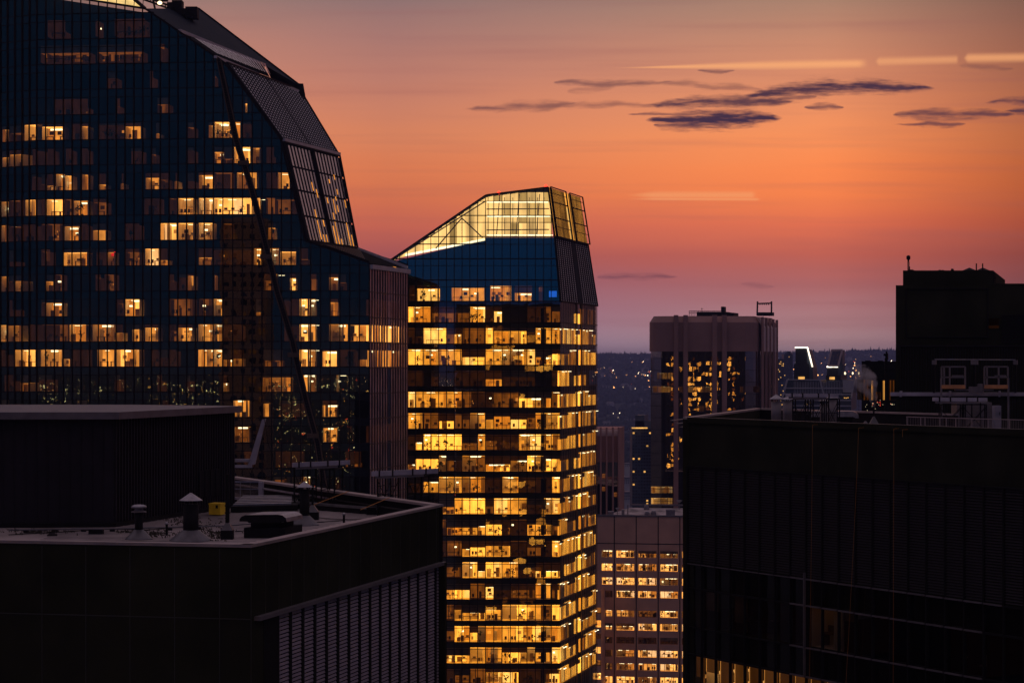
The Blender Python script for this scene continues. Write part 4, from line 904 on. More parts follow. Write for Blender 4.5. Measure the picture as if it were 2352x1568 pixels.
cone_vent(699.5, 115, .25, .41, 1105.4, 1118.5, 1123, .75, 'slim black stack with a cone cap behind the curved exhaust hood')
for u, d, vt, lab in ((522.4, 106, 1088, 'tall thin black pipe rising from a pyramid base beside the yellow box'), (718, 119, 1117, 'thin black pipe on a small pyramid base behind the slim cone stack')):
    t_ = thing('vent_pipe', base(u, d), lab, 'pipe'); b_ = base(u, d); x = MB(); x.bar(b_, Vector((b_.x, b_.y, H+(V0-vt)/F*d)), .1 if d < 110 else .06, 0, 10)
    for k in range(4): x.lathe(b_+Vector((0,0,1.2+.33*k)), [(.13,0),(.13,.06)], 8)
    x.build('pipe', M['black'], t_)
    x = MB(); w_ = .28 if d < 110 else .32; x.box(b_.x-w_, b_.x+w_, d-w_, d+w_, ZR, ZR+.42, 0); i = [Vector((b_.x+sx*w_, d+sy*w_, ZR+.42)) for sx, sy in ((-1,-1),(1,-1),(1,1),(-1,1))]
    tp_ = [Vector((b_.x+sx*.08, d+sy*.08, ZR+.78)) for sx, sy in ((-1,-1),(1,-1),(1,1),(-1,1))]; x.hexa(i+tp_, 1); x.build('pyramid_base', [M['black'], M['galv2']], t_)
yb_ = thing('storage_box', base(498,122.5), 'bright yellow metal storage chest against the corrugated plant room', 'storage box')
x = MB(); p = base(481.5,122.5); q = base(516,122.5); cx = p.x+.52
def ybox(mb, x0, x1, z0, z1, e=0, mi=0):
    f = Vector((.2555,.967,0))*(.8+e); a = Vector((x0-e, 122.2-e, z0)); b2 = Vector((x1+e, 122.0-e, z0)); 
    mb.hexa([a, b2, b2+f, a+f, a+Vector((0,0,z1-z0)), b2+Vector((0,0,z1-z0)), b2+f+Vector((0,0,z1-z0)), a+f+Vector((0,0,z1-z0))], mi)
ybox(x, p.x, q.x-.18, ZR+.06, ZR+.60); x.build('body', M['yellow'], yb_)
x = MB(); ybox(x, p.x, q.x-.18, ZR+.60, ZR+.68, .02); x.build('lid', M['yellow'], yb_)
x = MB(); x.box(q.x-.42, q.x-.30, 122.0-.06, 122.0-.01, ZR+.42, ZR+.58); x.build('latch', M['black'], yb_)
hd = thing('exhaust_hood', base(620,107.5), 'large dark exhaust hood with a curved metal top near the roof edge', 'exhaust hood')
d = 106.5; X_ = lambda u: base(u, d).x; Zv = lambda v: H+(V0-v)/F*d
prof = [(X_(552),Zv(1196)),(X_(552),Zv(1191)),(X_(556),Zv(1185)),(X_(566),Zv(1181)),(X_(640),Zv(1180)),(X_(650),Zv(1182)),(X_(658),Zv(1188)),(X_(660),Zv(1197)),(X_(650),Zv(1197)),(X_(646),Zv(1199)),(X_(574),Zv(1199)),(X_(570),Zv(1196))]
x = MB(); x.prism([Vector((a, d-.3, z)) for a, z in prof], (.55,2.3,0)); x.build('curved_top', M['galv'], hd)
x = MB(); x.prism([Vector((a, d-.34, z)) for a, z in prof], (.0,.04,0)); x.build('front_panel', M['duct'], hd)
x = MB(); x.hexa([Vector((X_(574)+.4*k, d+y0, z)) for z in (ZR+.45, Zv(1199)) for k, y0 in ()] or [Vector((X_(576),d,ZR+.5)), Vector((X_(641),d,ZR+.5)), Vector((X_(641)+.5,d+1.9,ZR+.5)), Vector((X_(576)+.5,d+1.9,ZR+.5)), Vector((X_(576),d,Zv(1198))), Vector((X_(641),d,Zv(1198))), Vector((X_(641)+.5,d+1.9,Zv(1198))), Vector((X_(576)+.5,d+1.9,Zv(1198)))]); x.build('neck', M['duct'], hd)
x = MB(); x.hexa([Vector((X_(561),d-.15,ZR)), Vector((X_(655),d-.15,ZR)), Vector((X_(655)+.6,d+2.2,ZR)), Vector((X_(561)+.6,d+2.2,ZR)), Vector((X_(561),d-.15,ZR+.5)), Vector((X_(655),d-.15,ZR+.5)), Vector((X_(655)+.6,d+2.2,ZR+.5)), Vector((X_(561)+.6,d+2.2,ZR+.5))]); x.build('curb_base', M['duct'], hd)
ht = thing('roof_hatch', base(620,126), 'flat metal roof panel with pale and dark stripes beside the corrugated plant room', 'roof hatch')
q = [Wp(540,1165,124), Wp(684,1153,127), Wp(668,1176,118), Wp(530,1181,118)]
for p in q: p.z = ZR+.45
q = [Vector((p.x, p.y, ZR+.35)) for p in (Wp(556,0,134), Wp(684,0,134), Wp(684,0,126), Wp(530,0,124.5))]
x = MB(); x.prism(q, (0,0,-.3), 1)
for k in range(6): b3 = k/6; x.hexa([bil(q,.02,b3+.02), bil(q,.9,b3+.02), bil(q,.9,b3+.10), bil(q,.02,b3+.10)]+[p+Vector((0,0,.08)) for p in (bil(q,.02,b3+.02), bil(q,.9,b3+.02), bil(q,.9,b3+.10), bil(q,.02,b3+.10))], 0)
x.build('ribbed_panel', [M['galv'], M['duct']], ht)
for u, d, w_, h_, lab in ((221,109,.34,.24,'small low brown box lying on the roof left of the mushroom vent'), (640,131,.5,.35,'low dark box near the far parapet behind the striped roof panel'), (905-50,123,.3,.4,'squat grey box at the foot of the second scaffold')):
    t_ = thing('roof_box', base(u, d), lab, 'box'); b_ = base(u, d); x = MB(); x.box(b_.x-w_, b_.x+w_, d-.2, d+.2, ZR, ZR+h_); x.build('box_body', M['duct'], t_); x = MB(); x.box(b_.x-w_-.03, b_.x+w_+.03, d-.23, d+.23, ZR+h_, ZR+h_+.04); x.build('lid', M['ledge'], t_)
def scaffold(u0, u1, d, vt, zb_, label, depth=1.4, m=None):
    t_ = thing('scaffold', base((u0+u1)/2, d, zb_), label, 'scaffold', None); zt2 = H+(V0-vt)/F*d; m = m or M['black']
    A_ = [base(u0, d, zb_), base(u1, d, zb_)]; A_ += [A_[1]+Vector((.35,depth,0)), A_[0]+Vector((.35,depth,0))]
    for p in A_: x = MB(); x.bar(p, Vector((p.x, p.y, zt2)), .045, 0, 6); x.build('leg', m, t_)
    up = Vector((0,0,zt2-zb_)); x = MB()
    for i, j in ((0,1),(1,2),(3,2),(0,3)): x.bar(A_[i]+up, A_[j]+up, .04)
    for i, j in ((0,3),(1,2)):
        for k in (.25,.5,.75): x.bar(A_[i]+up*k, A_[j]+up*k, .03)
    x.bar(A_[0]+up*.55, A_[1]+up*.55, .03)
    x.build('rung', m, t_)
    for i, j in ((0,1),(1,0),(3,2)): x = MB(); x.bar(A_[i]+up*.1, A_[j]+up*.9, .025); x.build('cross_brace', m, t_)
def beam(u0, v0, d0, u1, v1, d1, hw, label, name='outrigger_beam', m=None):
    a, b2 = Wp(u0, v0, d0), Wp(u1, v1, d1); t_ = thing(name, (a+b2)/2, label, 'beam'); L_ = b2-a; up = Vector((0,0,hw)); yv = Vector((0,.22,0))
    x = MB(); x.hexa([a-up, b2-up, b2-up+yv, a-up+yv, a+up, b2+up, b2+up+yv, a+up+yv]); x.build('beam_body', m or M['pale'], t_)
    x = MB()
    for t in (.12,.32,.62,.82):
        c = a+L_*t; x.box(c.x-.04, c.x+.04, c.y-.03, c.y+.26, c.z-hw-.05, c.z+hw+.05)
    x.build('clamp', M['duct'], t_)
    x = MB(); a2 = a+L_*.06+Vector((0,.05,-hw-.14)); b3 = a+L_*.78+Vector((0,.05,-hw-.14)); x.hexa([a2, b3, b3+yv, a2+yv, a2+Vector((0,0,.13)), b3+Vector((0,0,.13)), b3+yv+Vector((0,0,.13)), a2+yv+Vector((0,0,.13))]); x.build('lower_rail', M['ledge'], t_)
scaffold(676, 707, 128, 1077, ZR, 'first black tubular scaffold frame under the left white beam, nearest the cone stack')
scaffold(738, 768, 127, 1078, ZR, 'second black tubular scaffold frame under the right end of the left white beam')
scaffold(868, 898, 122, 1094, ZR, 'black scaffold frame under the left end of the beam crossing the golden tower')
scaffold(936, 968, 121.5, 1093, ZR, 'black scaffold frame under the right end of the beam crossing the golden tower')
beam(671, 1067.5, 127, 803.5, 1061.5, 127, .12, 'long pale beam resting on two scaffolds before the dark glass tower')
beam(853, 1088, 121, 1006, 1081, 121, .13, 'long pale beam on scaffolds reaching across the base of the golden tower')
ar = thing('davit_arm', Wp(560,1064,139), 'pale blue folding davit arm bent upward behind the corrugated plant room', 'davit arm')
x = MB(); a, b2 = Wp(577,1068,139), Wp(606,962,139); n_ = Vector((.16,0,.04)); x.hexa([a-n_*1.4, a+n_*1.4, a+n_*1.4+Vector((0,.3,0)), a-n_*1.4+Vector((0,.3,0)), b2-n_*.7, b2+n_*.7, b2+n_*.7+Vector((0,.3,0)), b2-n_*.7+Vector((0,.3,0))]); x.build('upper_arm', M['pale'], ar)
x = MB(); a, b2 = Wp(530,1074.5,139), Wp(578,1054.5,139); x.box(a.x, b2.x, 139, 139.3, a.z+.02, a.z+.18); x.box(a.x, b2.x-.1, 139, 139.3, b2.z-.16, b2.z+.02); x.build('lower_arm', M['pale'], ar)
x = MB(); x.path([Wp(607,962,138.9), Wp(611,985,138.9), Wp(616,1020,138.9), Wp(628,1052,138.9)], .018); x.build('cable', M['black'], ar)
gp = thing('roof_screen', base(570,138), 'low glazed screen with steel posts by the far parapet next to the plant room', 'screen')
x = MB(); q = [Wp(534,1106,138), Wp(596,1106,137), Wp(596,1141,137), Wp(534,1141,138)]; x.poly(q); x.build('glass_panel', GB, gp)
x = MB(); x.bar(q[0], q[1], .06); x.bar(Wp(534,1122,138), Wp(596,1123,137), .03)
for u in (552, 575): x.bar(Wp(u,1106,137.5), Wp(u,1141,137.5), .03)
x.build('rail', M['galv'], gp)
x = MB(); a = Wp(594,1106,136.6); b2 = Wp(605,1142,136.6); x.box(a.x, b2.x, 136.5, 136.9, b2.z, a.z); x.build('post', M['pale'], gp)
for i, pts in enumerate(([(540,110),(600,112),(640,111),(700,116),(790,118)], [(20,108),(150,110),(260,112.2),(330,111),(430,113.5)], [(700,121),(760,119),(800,118.5),(850,119)])):
    x = MB(); x.path([base(u, d, ZR+.05) for u, d in pts], .03); o = x.build('roof_cable', M['black'], None, org=base(*pts[0]))
    tag(o, ('dark cable snaking over the roof from the hood towards the scaffolds', 'dark cable lying along the foot of the plant room front wall', 'short dark cable loop on the roof near the inner curb')[i], 'cable')
for i, (u0, v0, u1, v1, d) in enumerate([(712,1162,800,1128,121),(828,1170,895,1142,118)]):
    x = MB(); x.bar(Wp(u0,v0,d), Wp(u1,v1,d+2), .02); o = x.build('tie_rope', M['rope'], None, org=Wp(u0,v0,d)); tag(o, ('thin orange tie rope slanting beside the left scaffold pair', 'thin orange tie rope slanting up to the right scaffold pair')[i], 'rope')
for u, d, lab in ((120,108,'round roof drain in front of the plant room, far left'),(575,118,'round roof drain between the yellow chest and the exhaust hood')):
    t_ = thing('roof_drain', base(u, d), lab, 'drain'); x = MB(); x.lathe(base(u, d), [(.26,0),(.24,.05),(.12,.14),(.02,.16)], 14); x.build('strainer', M['duct'], t_)
for u, d, h_, lab in ((383,108,.55,'short capped pipe stub between the mushroom vent and the wide cone stack'),(662,112,.5,'short capped pipe stub right of the exhaust hood'),(790,114,.6,'short pipe stub near the right roof edge')):
    t_ = thing('pipe_stub', base(u, d), lab, 'pipe'); x = MB(); x.lathe(base(u, d), [(.06,0),(.06,h_)], 10); x.build('pipe', M['black'], t_); x = MB(); x.lathe(base(u, d)+Vector((0,0,h_)), [(.09,0),(.09,.06),(.02,.12)], 10); x.build('cap', M['galv'], t_)
t_ = thing('conduit_run', base(300,110.5), 'thin metal conduit on small blocks running across the roof before the plant room', 'conduit'); x = MB(); x.path([base(20,109.6,ZR+.16), base(300,110.6,ZR+.16), base(520,112.5,ZR+.16), base(660,116,ZR+.16)], .035, 0, 6); x.build('pipe', M['galv2'], t_)
for k in range(9): x = MB(); c = base(60+66*k, 109.8+.35*k+(.7 if k > 6 else 0)); x.box(c.x-.12, c.x+.12, c.y-.08, c.y+.08, ZR, ZR+.13); x.build('support_block', M['duct'], t_)
rng = random.Random(9); x = MB()
for k in range(420):
    cu, cd, ru, rd = rng.choice([(355,109,45,2),(470,112,50,4),(500,108,30,3),(430,118,60,3),(90,110,70,1.5),(300,110,30,1)])
    c = base(rng.gauss(cu, ru*.5), rng.gauss(cd, rd*.5), ZR+.02)
    if c.x > LC.x+(c.y-90)*.264-.8: continue
    for j in range(3): e = Vector((rng.uniform(-.1,.1), rng.uniform(-.1,.1), 0)); x.poly([c+e, c+e+Vector((.06,.02,0)), c+e+Vector((rng.uniform(-.03,.05),0,rng.uniform(.03,.12)))])
tag(x.build('moss', M['moss'], None, org=base(450,110)), 'dark moss tufts growing over the left roof deck', kind='stuff')

# ================================================================== RIGHT FOREGROUND BUILDING
rf = thing('rooftop_building', (20, 130, 0), 'big black building with a louvred front and amber lit blinds at its foot', 'building')
RC = P2(1583, 140); FD = Vector((.497,-.868)); PRF = PL(RC, RC+FD*40); Zt, Z1, Z2, Z3, Z4, Z5 = H-3.31, H-6.33, H-12.33, H-13.84, H-16.24, H-17.9; ZRR = H-4.3
x = MB(); x.pbox(PRF, 0, 40, Z1, Zt-.12, -.5, 0); x.pbox(PRF, -.12, 40, Z2+.02, Z1, -.6, -.02)
PRS = PL(RC, RC+GD*29.8); x.pbox(PRS, .0, 29.8, 0, Zt-.12, -.4, -.001); x.pbox(PRF, 0, .5, H-30, Z2, -.5, .02)
x.build('panelled_wall', M['black_clad'], rf)
x = MB(); x.pbox(PRF, -.1, 40, Zt-.12, Zt, -.4, .05); x.pbox(PRS, 0, 29.9, Zt-.12, Zt, -.4, .05); FC = RC+GD*29.8; PRB = PL(FC, FC+FD*22); x.pbox(PRB, 0, 22, Zt-.12, Zt, -.05, .4); x.build('coping', M['coping'], rf)
M['coping2'] = M['black']; x = MB(); x.pbox(PRF, -.12, 40, Zt-.35, Zt+.01, .052, .09); x.build('front_fascia', M['black_clad'], rf)
x = MB(); x.poly([A3(RC, ZRR), A3(RC+FD*40, ZRR), A3(RC+FD*40+GD*29, ZRR), A3(FC, ZRR)]); x.build('roof_deck', M['roof'], rf)
x = MB(); x.pbox(PRB, 0, 22, ZRR, Zt-.12, .0, .3); 
for k in range(4): x.pbox(PRS, 2, 29, ZRR+.1+.2*k, ZRR+.14+.2*k, -.7-.3*k, -.5-.3*k, 1)
x.build('inner_parapet', [M['duct'], M['ledge']], rf)
x = MB(); z = Z1-.1
while z > Z2+.05: x.poly([PRF.p(-.1, z-.05, .12), PRF.p(40, z-.05, .12), PRF.p(40, z+.04, .0), PRF.p(-.1, z+.04, .0)]); z -= .15
x.build('louvre_bank', M['slat'], rf)
x = MB()
for k in range(0, 27): s = k*1.5; x.pbox(PRF, s-.05 if k else -.12, s+.05, H-30, Z1, .0, .16)
for zz_ in (Z1, Z2, Z3, Z4, Z5): x.pbox(PRF, -.12, 40, zz_-.05, zz_+.05, 0, .14)
x.build('mullion', M['black'], rf)
x = MB()
for zz_, s0, s1 in ((Z2,10.5,28),(Z3,10.5,26),(Z4,10.5,26),(Z5,10.5,26)):
    s = s0
    while s < s1: x.pbox(PRF, s+.08, s+1.42, zz_-.02, zz_+.06, .14, .24); s += 1.5
for k in range(0, 7): x.pbox(PRF, k*1.5+.05, k*1.5+1.45, Z2-.02, Z2+.03, .14, .2)
s = PRF.s_of(1855); x.pbox(PRF, s-.035, s+.035, PRF.z_of(1855,1553), PRF.z_of(1855,1314), .16, .3)
x.build('sill', M['ledge'], rf)
x = MB(); x.poly([PRF.p(0,H-30,-.05), PRF.p(40,H-30,-.05), PRF.p(40,Z2,-.05), PRF.p(0,Z2,-.05)]); x.build('window_glass', GB, rf)
x = MB(); x.pbox(PRF, 0, 40, H-34, Z2, -4.2, -3.8); 
for a, b2 in ((Z3, Z2), (Z5, Z4)): x.pbox(PRF, 0, 40, a, b2, -.3, -.12, 1)
x.build('core', [M['lt_dark'], M['black_clad']], rf)
M['blind'] = emit('backlit_blind', (.42,.15,.025), .30, .35, .5); M['blind2'] = emit('backlit_blind_deep', (.30,.10,.016), .24, .4, .5)
PAL_F = palette('front_rooms', (1.0,.50,.14), .85); PAL_F[4] = M['blind2']; rng = random.Random(14)
for k in range(0, 14):
    s0, s1 = k*1.5+.08, (k+1)*1.5-.08; mb = MB(); zb2 = Z5-.06
    fr = (.50,.34,.55,.55,1.4,1.4,1.4,1.4,1.4,1.4,1.4,1.4,1.4,1.4)[k]; zbl = zb2-2.6*min(1, fr)
    mb.poly([PRF.p(s0,zbl,-.2), PRF.p(s1,zbl,-.2), PRF.p(s1,zb2,-.2), PRF.p(s0,zb2,-.2)], 13 if k % 2 else 4)
    mb.pbox(PRF, s0, s0+.05, zbl, zb2, -.19, -.17, 2)
    if fr < 1:
        mm = MB(); room(mm, PRF, s0, s1, zb2-2.75, zbl, 3 if k else 2.4, 1, rng, dep=3.2); mb.add(mm)
        if k == 1: plant(mb, PRF, s0+.9, zb2-2.75, -.9, 2.0, rng)
    mb.build('lit_window', PAL_F+[M['blind']], rf)
PAL_D = palette('front_dim', (.40,.17,.03), .14)
for s0, s1, lv, fr in ((12.1,14.9,2,1),(15.1,16.4,1,.8),(24.1,25.4,1.6,1),(25.6,26.9,1,1),(29.6,31.4,2,.9),(31.6,33,1.5,1),(9.1,10.4,.6,.9),(1.6,2.9,.6,.5),(4.6,5.9,1,.3)):
    mb = MB(); room(mb, PRF, s0, s1, Z4+.08, Z3-.1, lv, fr, rng, dep=2.8); mb.build('dim_window', PAL_D, rf)
# equipment on the right roof
b0 = lambda u, d: base(u, d, ZRR)
cone_vent(1783, 150, .335, .45, 905.7, 916.4, 922, .6, 'leftmost grey cone capped stack on the black foreground building', .35, ZRR, M['ledge'])
cone_vent(1808.5, 152, .31, .42, 911, 917, 920, .58, 'second grey stack, its cap hidden by the pale platform beam', .35, ZRR, M['ledge'])
cone_vent(1892.5, 151, .27, .36, 917.6, 920.5, 927, .5, 'stack with a shallow hat cap under the platform beam', .35, ZRR, M['ledge'])
cone_vent(1911.5, 153, .33, .42, 907, 914, 917, .62, 'thick grey stack beside the curved duct on the black building', .4, ZRR, M['ledge'])
cd = thing('gooseneck_duct', b0(1945,156), 'low metal duct with a rounded downturned end behind the stacks', 'duct')
d = 155; X_ = lambda u: (u-U0)/F*d; Zv = lambda v: H+(V0-v)/F*d
prof = [(X_(1862),Zv(943)),(X_(1958),Zv(944)),(X_(1965),Zv(947)),(X_(1970),Zv(953)),(X_(1971),Zv(960)),(X_(1965),Zv(960)),(X_(1960),Zv(957)),(X_(1862),Zv(957))]
x = MB(); x.prism([Vector((a,d,z)) for a, z in prof], (.3,1.6,0)); x.build('curved_duct', M['galv'], cd)
x = MB(); x.box(X_(1923), X_(1959), d+.2, d+1.4, ZRR, Zv(957)); x.build('duct_base', M['duct'], cd)
for i, (u, d) in enumerate(((1988,148),(2007,150))):
    t_ = thing('pyramid_vent', b0(u, d), ('small dark pyramid vent left of the steaming pipe', 'pyramid base with a thin pipe giving off steam')[i], 'vent'); b_ = b0(u, d); x = MB(); w_ = .22+.1*i
    x.hexa([b_+Vector((sx*w_, sy*w_, .25)) for sx, sy in ((-1,-1),(1,-1),(1,1),(-1,1))]+[b_+Vector((sx*.05, sy*.05, .55+.25*i)) for sx, sy in ((-1,-1),(1,-1),(1,1),(-1,1))]); x.box(b_.x-w_, b_.x+w_, d-w_, d+w_, ZRR, ZRR+.25); x.build('pyramid', M['galv2'], t_)
    if i: x = MB(); x.bar(b_+Vector((0,0,.9)), Vector((b_.x, d, H+(V0-934)/F*d)), .06, 0, 8); x.build('pipe', M['black'], t_)
scaffold(1821, 1850, 149, 917, ZRR, 'black scaffold frame between the grey stacks, left of the centre of the platform')
scaffold(1862, 1888, 149, 917, ZRR, 'black scaffold frame in front of the hat capped stack')
scaffold(1898, 1923, 148, 917, ZRR, 'black scaffold frame in front of the thick grey stack')
beam(1805, 907, 148.5, 1926, 909, 148.5, .10, 'upper rusty pale platform beam above the grey stacks')
for u0, u1, lab in ((2157,2206,'left'), (2213,2262,'right')): scaffold(u0, u1, 140, 929, ZRR, 'dark scaffold tower below the pale lower beam, '+lab+' one of the pair by the railing', 1.2)
beam(2143, 916.5, 139.5, 2268, 917.5, 139.5, .11, 'pale lower beam resting on the pair of scaffold towers by the railing')
bmu = thing('window_cleaning_machine', b0(2200,149), 'long blue grey rail carrying posts and two open cabins in front of the black tower', 'window cleaning machine')
x = MB(); ub(x, 2045, 2400, 901, 909, 148, 148.5); ub(x, 2045, 2400, 909.5, 918, 148.3, 148.8, 1)
for u in (2068, 2181, 2295): ub(x, u-2, u+2, 898, 911, 147.8, 148.6)
x.build('rail', [M['pale'], M['duct']], bmu)
for u, w_ in ((2145,4.5),(2237.5,8),(2332,4.5)):
    x = MB(); ub(x, u-2.4, u+2.4, 835, 902, 147.4, 147.8); x.build('post', M['duct'], bmu)
    x = MB(); ub(x, u-w_, u+w_, 827, 837, 147.2, 147.9); x.build('winch_head', M['ledge'], bmu)
x = MB(); x.bar(Wp(2147,825,147.5), Wp(2332,826,147.5), .05); x.build('top_bar', M['galv'], bmu)
for u0, u1 in ((2162.6,2217),(2261,2315)):
    x = MB(); L = lambda a, b, c, d_: x.bar(Wp(a,b,147), Wp(c,d_,147), .07)
    L(u0,842,u1,842); L(u0,842,u0,892); L(u1,842,u1,892); L(u0,866,u1,866); L(u0+(19 if u0 < 2200 else 33),842,u0+(19 if u0 < 2200 else 33),890); L(u0+6,842,u0+6,884); L(u0+24,863,u1-4,863)
    o = x.build('cabin_frame', M['ledge'], bmu); x = MB(); ub(x, u0, u1, 884, 892.3, 146.8, 147.6); x.build('toe_board', M['rust'], bmu)
x = MB()
for u in (2162, 2316): x.bar(Wp(u,868,146.9), Vector((Wp(u,0,146.9).x,146.9,ZRR)), .08)
x.bar(Wp(2192,895,147), Wp(2282,895.5,147), .06); ub(x, 2225, 2258, 888, 902, 147, 147.8); ub(x, 2245, 2256, 881.5, 888, 147, 147.8); x.build('support_leg', M['ledge'], bmu)
dr = thing('equipment_cabinet', b0(2292,150), 'pale grey metal cabinet standing behind the roof railing', 'cabinet'); x = MB(); a, b2 = Wp(2284.5,977,150), Wp(2299.7,931.5,150); x.box(a.x, b2.x, 150, 150.8, ZRR, b2.z); x.build('cabinet_body', M['pale'], dr); x = MB(); x.box(b2.x-.12, b2.x-.08, 149.94, 149.99, ZRR+.9, ZRR+1.1); x.build('handle', M['black'], dr)
dr = thing('plant_enclosure', b0(2245,152), 'wide dull grey panel enclosure behind the scaffold towers', 'enclosure'); x = MB(); a, b2 = Wp(2198,977,152), Wp(2278,924,152); x.box(a.x, b2.x, 152, 154, ZRR, b2.z); x.build('panel_wall', M['ledge'], dr); x = MB()
for u in (2212, 2232, 2252): p = Wp(u,0,151.98); x.box(p.x-.03, p.x+.03, 151.93, 151.98, ZRR, b2.z)
x.build('joint', M['black'], dr)
rl = thing('roof_railing', PRF.uv(2150,980,-1.2), 'white mesh railing along the right roof edge in front of the scaffold towers', 'railing')
M['mesh'] = glass('railing_mesh', .0, (.55,.52,.55), 0.0, 1)
RV = lambda u: (interp([(2043,957.5),(2352,966),(2460,969)], u), interp([(2043,979),(2352,993),(2460,998)], u))
x = MB()
for a, b2 in zip(range(2043, 2440, 40), range(2083, 2480, 40)):
    x.bar(PRF.uv(a,RV(a)[0],-1.2), PRF.uv(b2,RV(b2)[0],-1.2), .035)
    x.bar(PRF.uv(a,RV(a)[1]-2,-1.2), PRF.uv(b2,RV(b2)[1]-2,-1.2), .03)
x.build('rail', M['coping'], rl)
x = MB()
for u in (2044,2075,2085,2119,2134,2155,2192,2230,2278,2320,2339,2352,2390,2430): x.bar(PRF.uv(u,RV(u)[0],-1.2), PRF.uv(u,RV(u)[1]+3,-1.2), .04)
x.build('post', M['coping'], rl)
x = MB()
for k in range(105): u = 2044+k*3.8; x.bar(PRF.uv(u,RV(u)[0],-1.2), PRF.uv(u,RV(u)[1],-1.2), .008)
x.build('mesh_panel', M['coping'], rl)
for i, (ua, va, ub_, vb_) in enumerate([(1881,975,1872,1700),(1987,982,1950,1700),(2068,984,2066,1700),(2088,986,2088,1003)]):
    x = MB(); n_ = 8; pts = [PRF.uv(ua+(ub_-ua)*(k/n_)**1.15, va+(vb_-va)*k/n_, .45) for k in range(n_+1)]; x.path([PRF.uv(ua,va-1,-.2)]+pts, .009)
    o = x.build('hanging_rope', M['rope'], None, org=pts[0]); tag(o, ('orange rope hanging down the black front below the middle stacks', 'orange rope slanting down the black front below the steam pipe', 'straight orange rope down the black front below the left end of the railing', 'short rope end just below the railing')[i], 'rope')

# ================================================================== BLACK TOWER ON THE RIGHT, SMALL BUILDING BESIDE IT
bt = thing('black_tower', (38, 185, 0), 'black windowless tower top with a stepped roof and a large square recessed panel', 'building')
x = MB(); ub(x, 2057.5, 2600, 655, 1200, 175, 200); ub(x, 2282, 2600, 651, 656, 175, 200); ub(x, 2074, 2281, 621, 655, 176, 196)
PTb = PL(P2(2057.5,174.98), P2(2600,174.98)); x.build('wall', M['black_clad'], bt)
x = MB(); s_ = PTb.s_of; zv = lambda v: PTb.z_of(2100, v)
for a, b2, c, d_ in ((2081,2269,773,774.5),(2081,2082.5,663,774),(2268,2269.5,663,774),(2081,2269,662,663.2),(2066,2600,793,796)): x.pbox(PTb, s_(a), s_(b2), zv(d_), zv(c), 0, .12)
for k in range(60): u = 2067+k*6; x.pbox(PTb, s_(u), s_(u)+.05, zv(960), zv(797), 0, .08)
for k in range(18): x.pbox(PTb, s_(2300), s_(2600), zv(724+3.6*k), zv(722.6+3.6*k), 0, .08)
x.build('panel_relief', M['pent'], bt)
mb = MB(); mb.pbox(PTb, s_(2271), s_(2294), zv(754), zv(747.5), .02, .05, 3); mb.pbox(PTb, s_(2271), s_(2294), zv(746), zv(731.5), .02, .05, 4); mb.build('dim_window', PAL_D, bt)
x = MB()
for u, v0, v1 in ((2085.7,588,622),(2242.5,605,622),(2257,605,622),(2089,612,622)): x.bar(Wp(u,v0,180), Wp(u,v1,180), .06)
x.lathe(Wp(2086.5,592,180), [(.05,-.2),(.16,-.1),(.16,.12),(.05,.2)], 8); x.path([Wp(2087,593,180), Wp(2088.5,605,180), Wp(2088,621,180)], .03); x.build('antenna', M['black'], bt)
x = MB()
for u in (2226.6, 2257.5): p = Wp(u,621.5,186); x.lathe(p, [(.62,-.1),(.6,0),(.03,.24)], 12)
for u0, u1, v in ((2184,2189,617),(2156,2160,619.5),(2163,2167,619.8),(2088,2097,619)): ub(x, u0, u1, v, 622, 178, 179)
x.build('roof_cap', M['duct'], bt)
x = MB(); x.bar(Wp(2282,622,175.5), Wp(2282,651,175.5), .05); x.path([Wp(2282,624,175.5), Wp(2285.5,630,175.5), Wp(2285.5,651,175.5)], .03)
for k in range(6): x.bar(Wp(2282,628+4.2*k,175.5), Wp(2285.5,628+4.2*k,175.5), .025)
x.bar(Wp(2282,637.5,175.5), Wp(2288.5,637.5,175.5), .05); x.build('roof_ladder', M['black'], bt)
sk = thing('black_lounge_building', (37, 235, 0), 'low black building with amber curtained windows beside the black tower', 'building')
PK = pl_ud(1979, 230, 2075, 230); s_ = PK.s_of; zk = lambda v: PK.z_of(2000, v); x = MB()
gb = lambda z0, z1, o: x.prism([PK.p(0,z0,o), PK.p(PK.L,z0,o), PK.p(PK.L,z1,o), PK.p(0,z1,o)], (3.2,12,0))
gb(zk(871.5), zk(829.5), 0); gb(0, zk(918.5), 0); gb(zk(918.5), zk(871.5), -3)
for a, b2 in ((1979,1982),(1999.5,2001.5),(2007.5,2009.5),(2025,2027.5),(2035.5,2042)): x.pbox(PK, s_(a), s_(b2), zk(918.5), zk(871.5), -3, 0)
x.build('wall', M['black'], sk)
x = MB(); ub(x, 1987, 1998, 827.8, 830, 231, 232); ub(x, 2016, 2027, 827.8, 830, 231, 232); x.build('roof_box', M['black'], sk)
PAL_K = palette('lounge', (.75,.33,.06), .62); rng = random.Random(33)
for a, b2, t, vv in ((1982,1999.5,3,871.5),(2001.5,2007.5,1,874),(2009.5,2025,3,900),(2027.5,2035.5,1,874),(2042,2057,3,873)):
    mb = MB(); z1 = zk(vv); s = s_(a)
    while s < s_(b2)-.02: e = min(s_(b2), s+.16); mb.poly([PK.p(s, zk(918.5), -.5), PK.p(e, zk(918.5), -.62), PK.p(e, z1, -.62), PK.p(s, z1, -.5)], t if int(s*6) % 2 else min(4, t+1)); s = e
    mb.build('lit_window', PAL_K, sk)
x = MB(); rng = random.Random(12)
for k in range(26): u = rng.choice([2008,2020,2024,2050,1990])+rng.gauss(0,4); v = rng.gauss(927,5) if u < 2040 else rng.gauss(928,1); x.bar(PK.uv(u,v,.03), PK.uv(u+.6,v,.03), .03, rng.choice([0,0,1]))
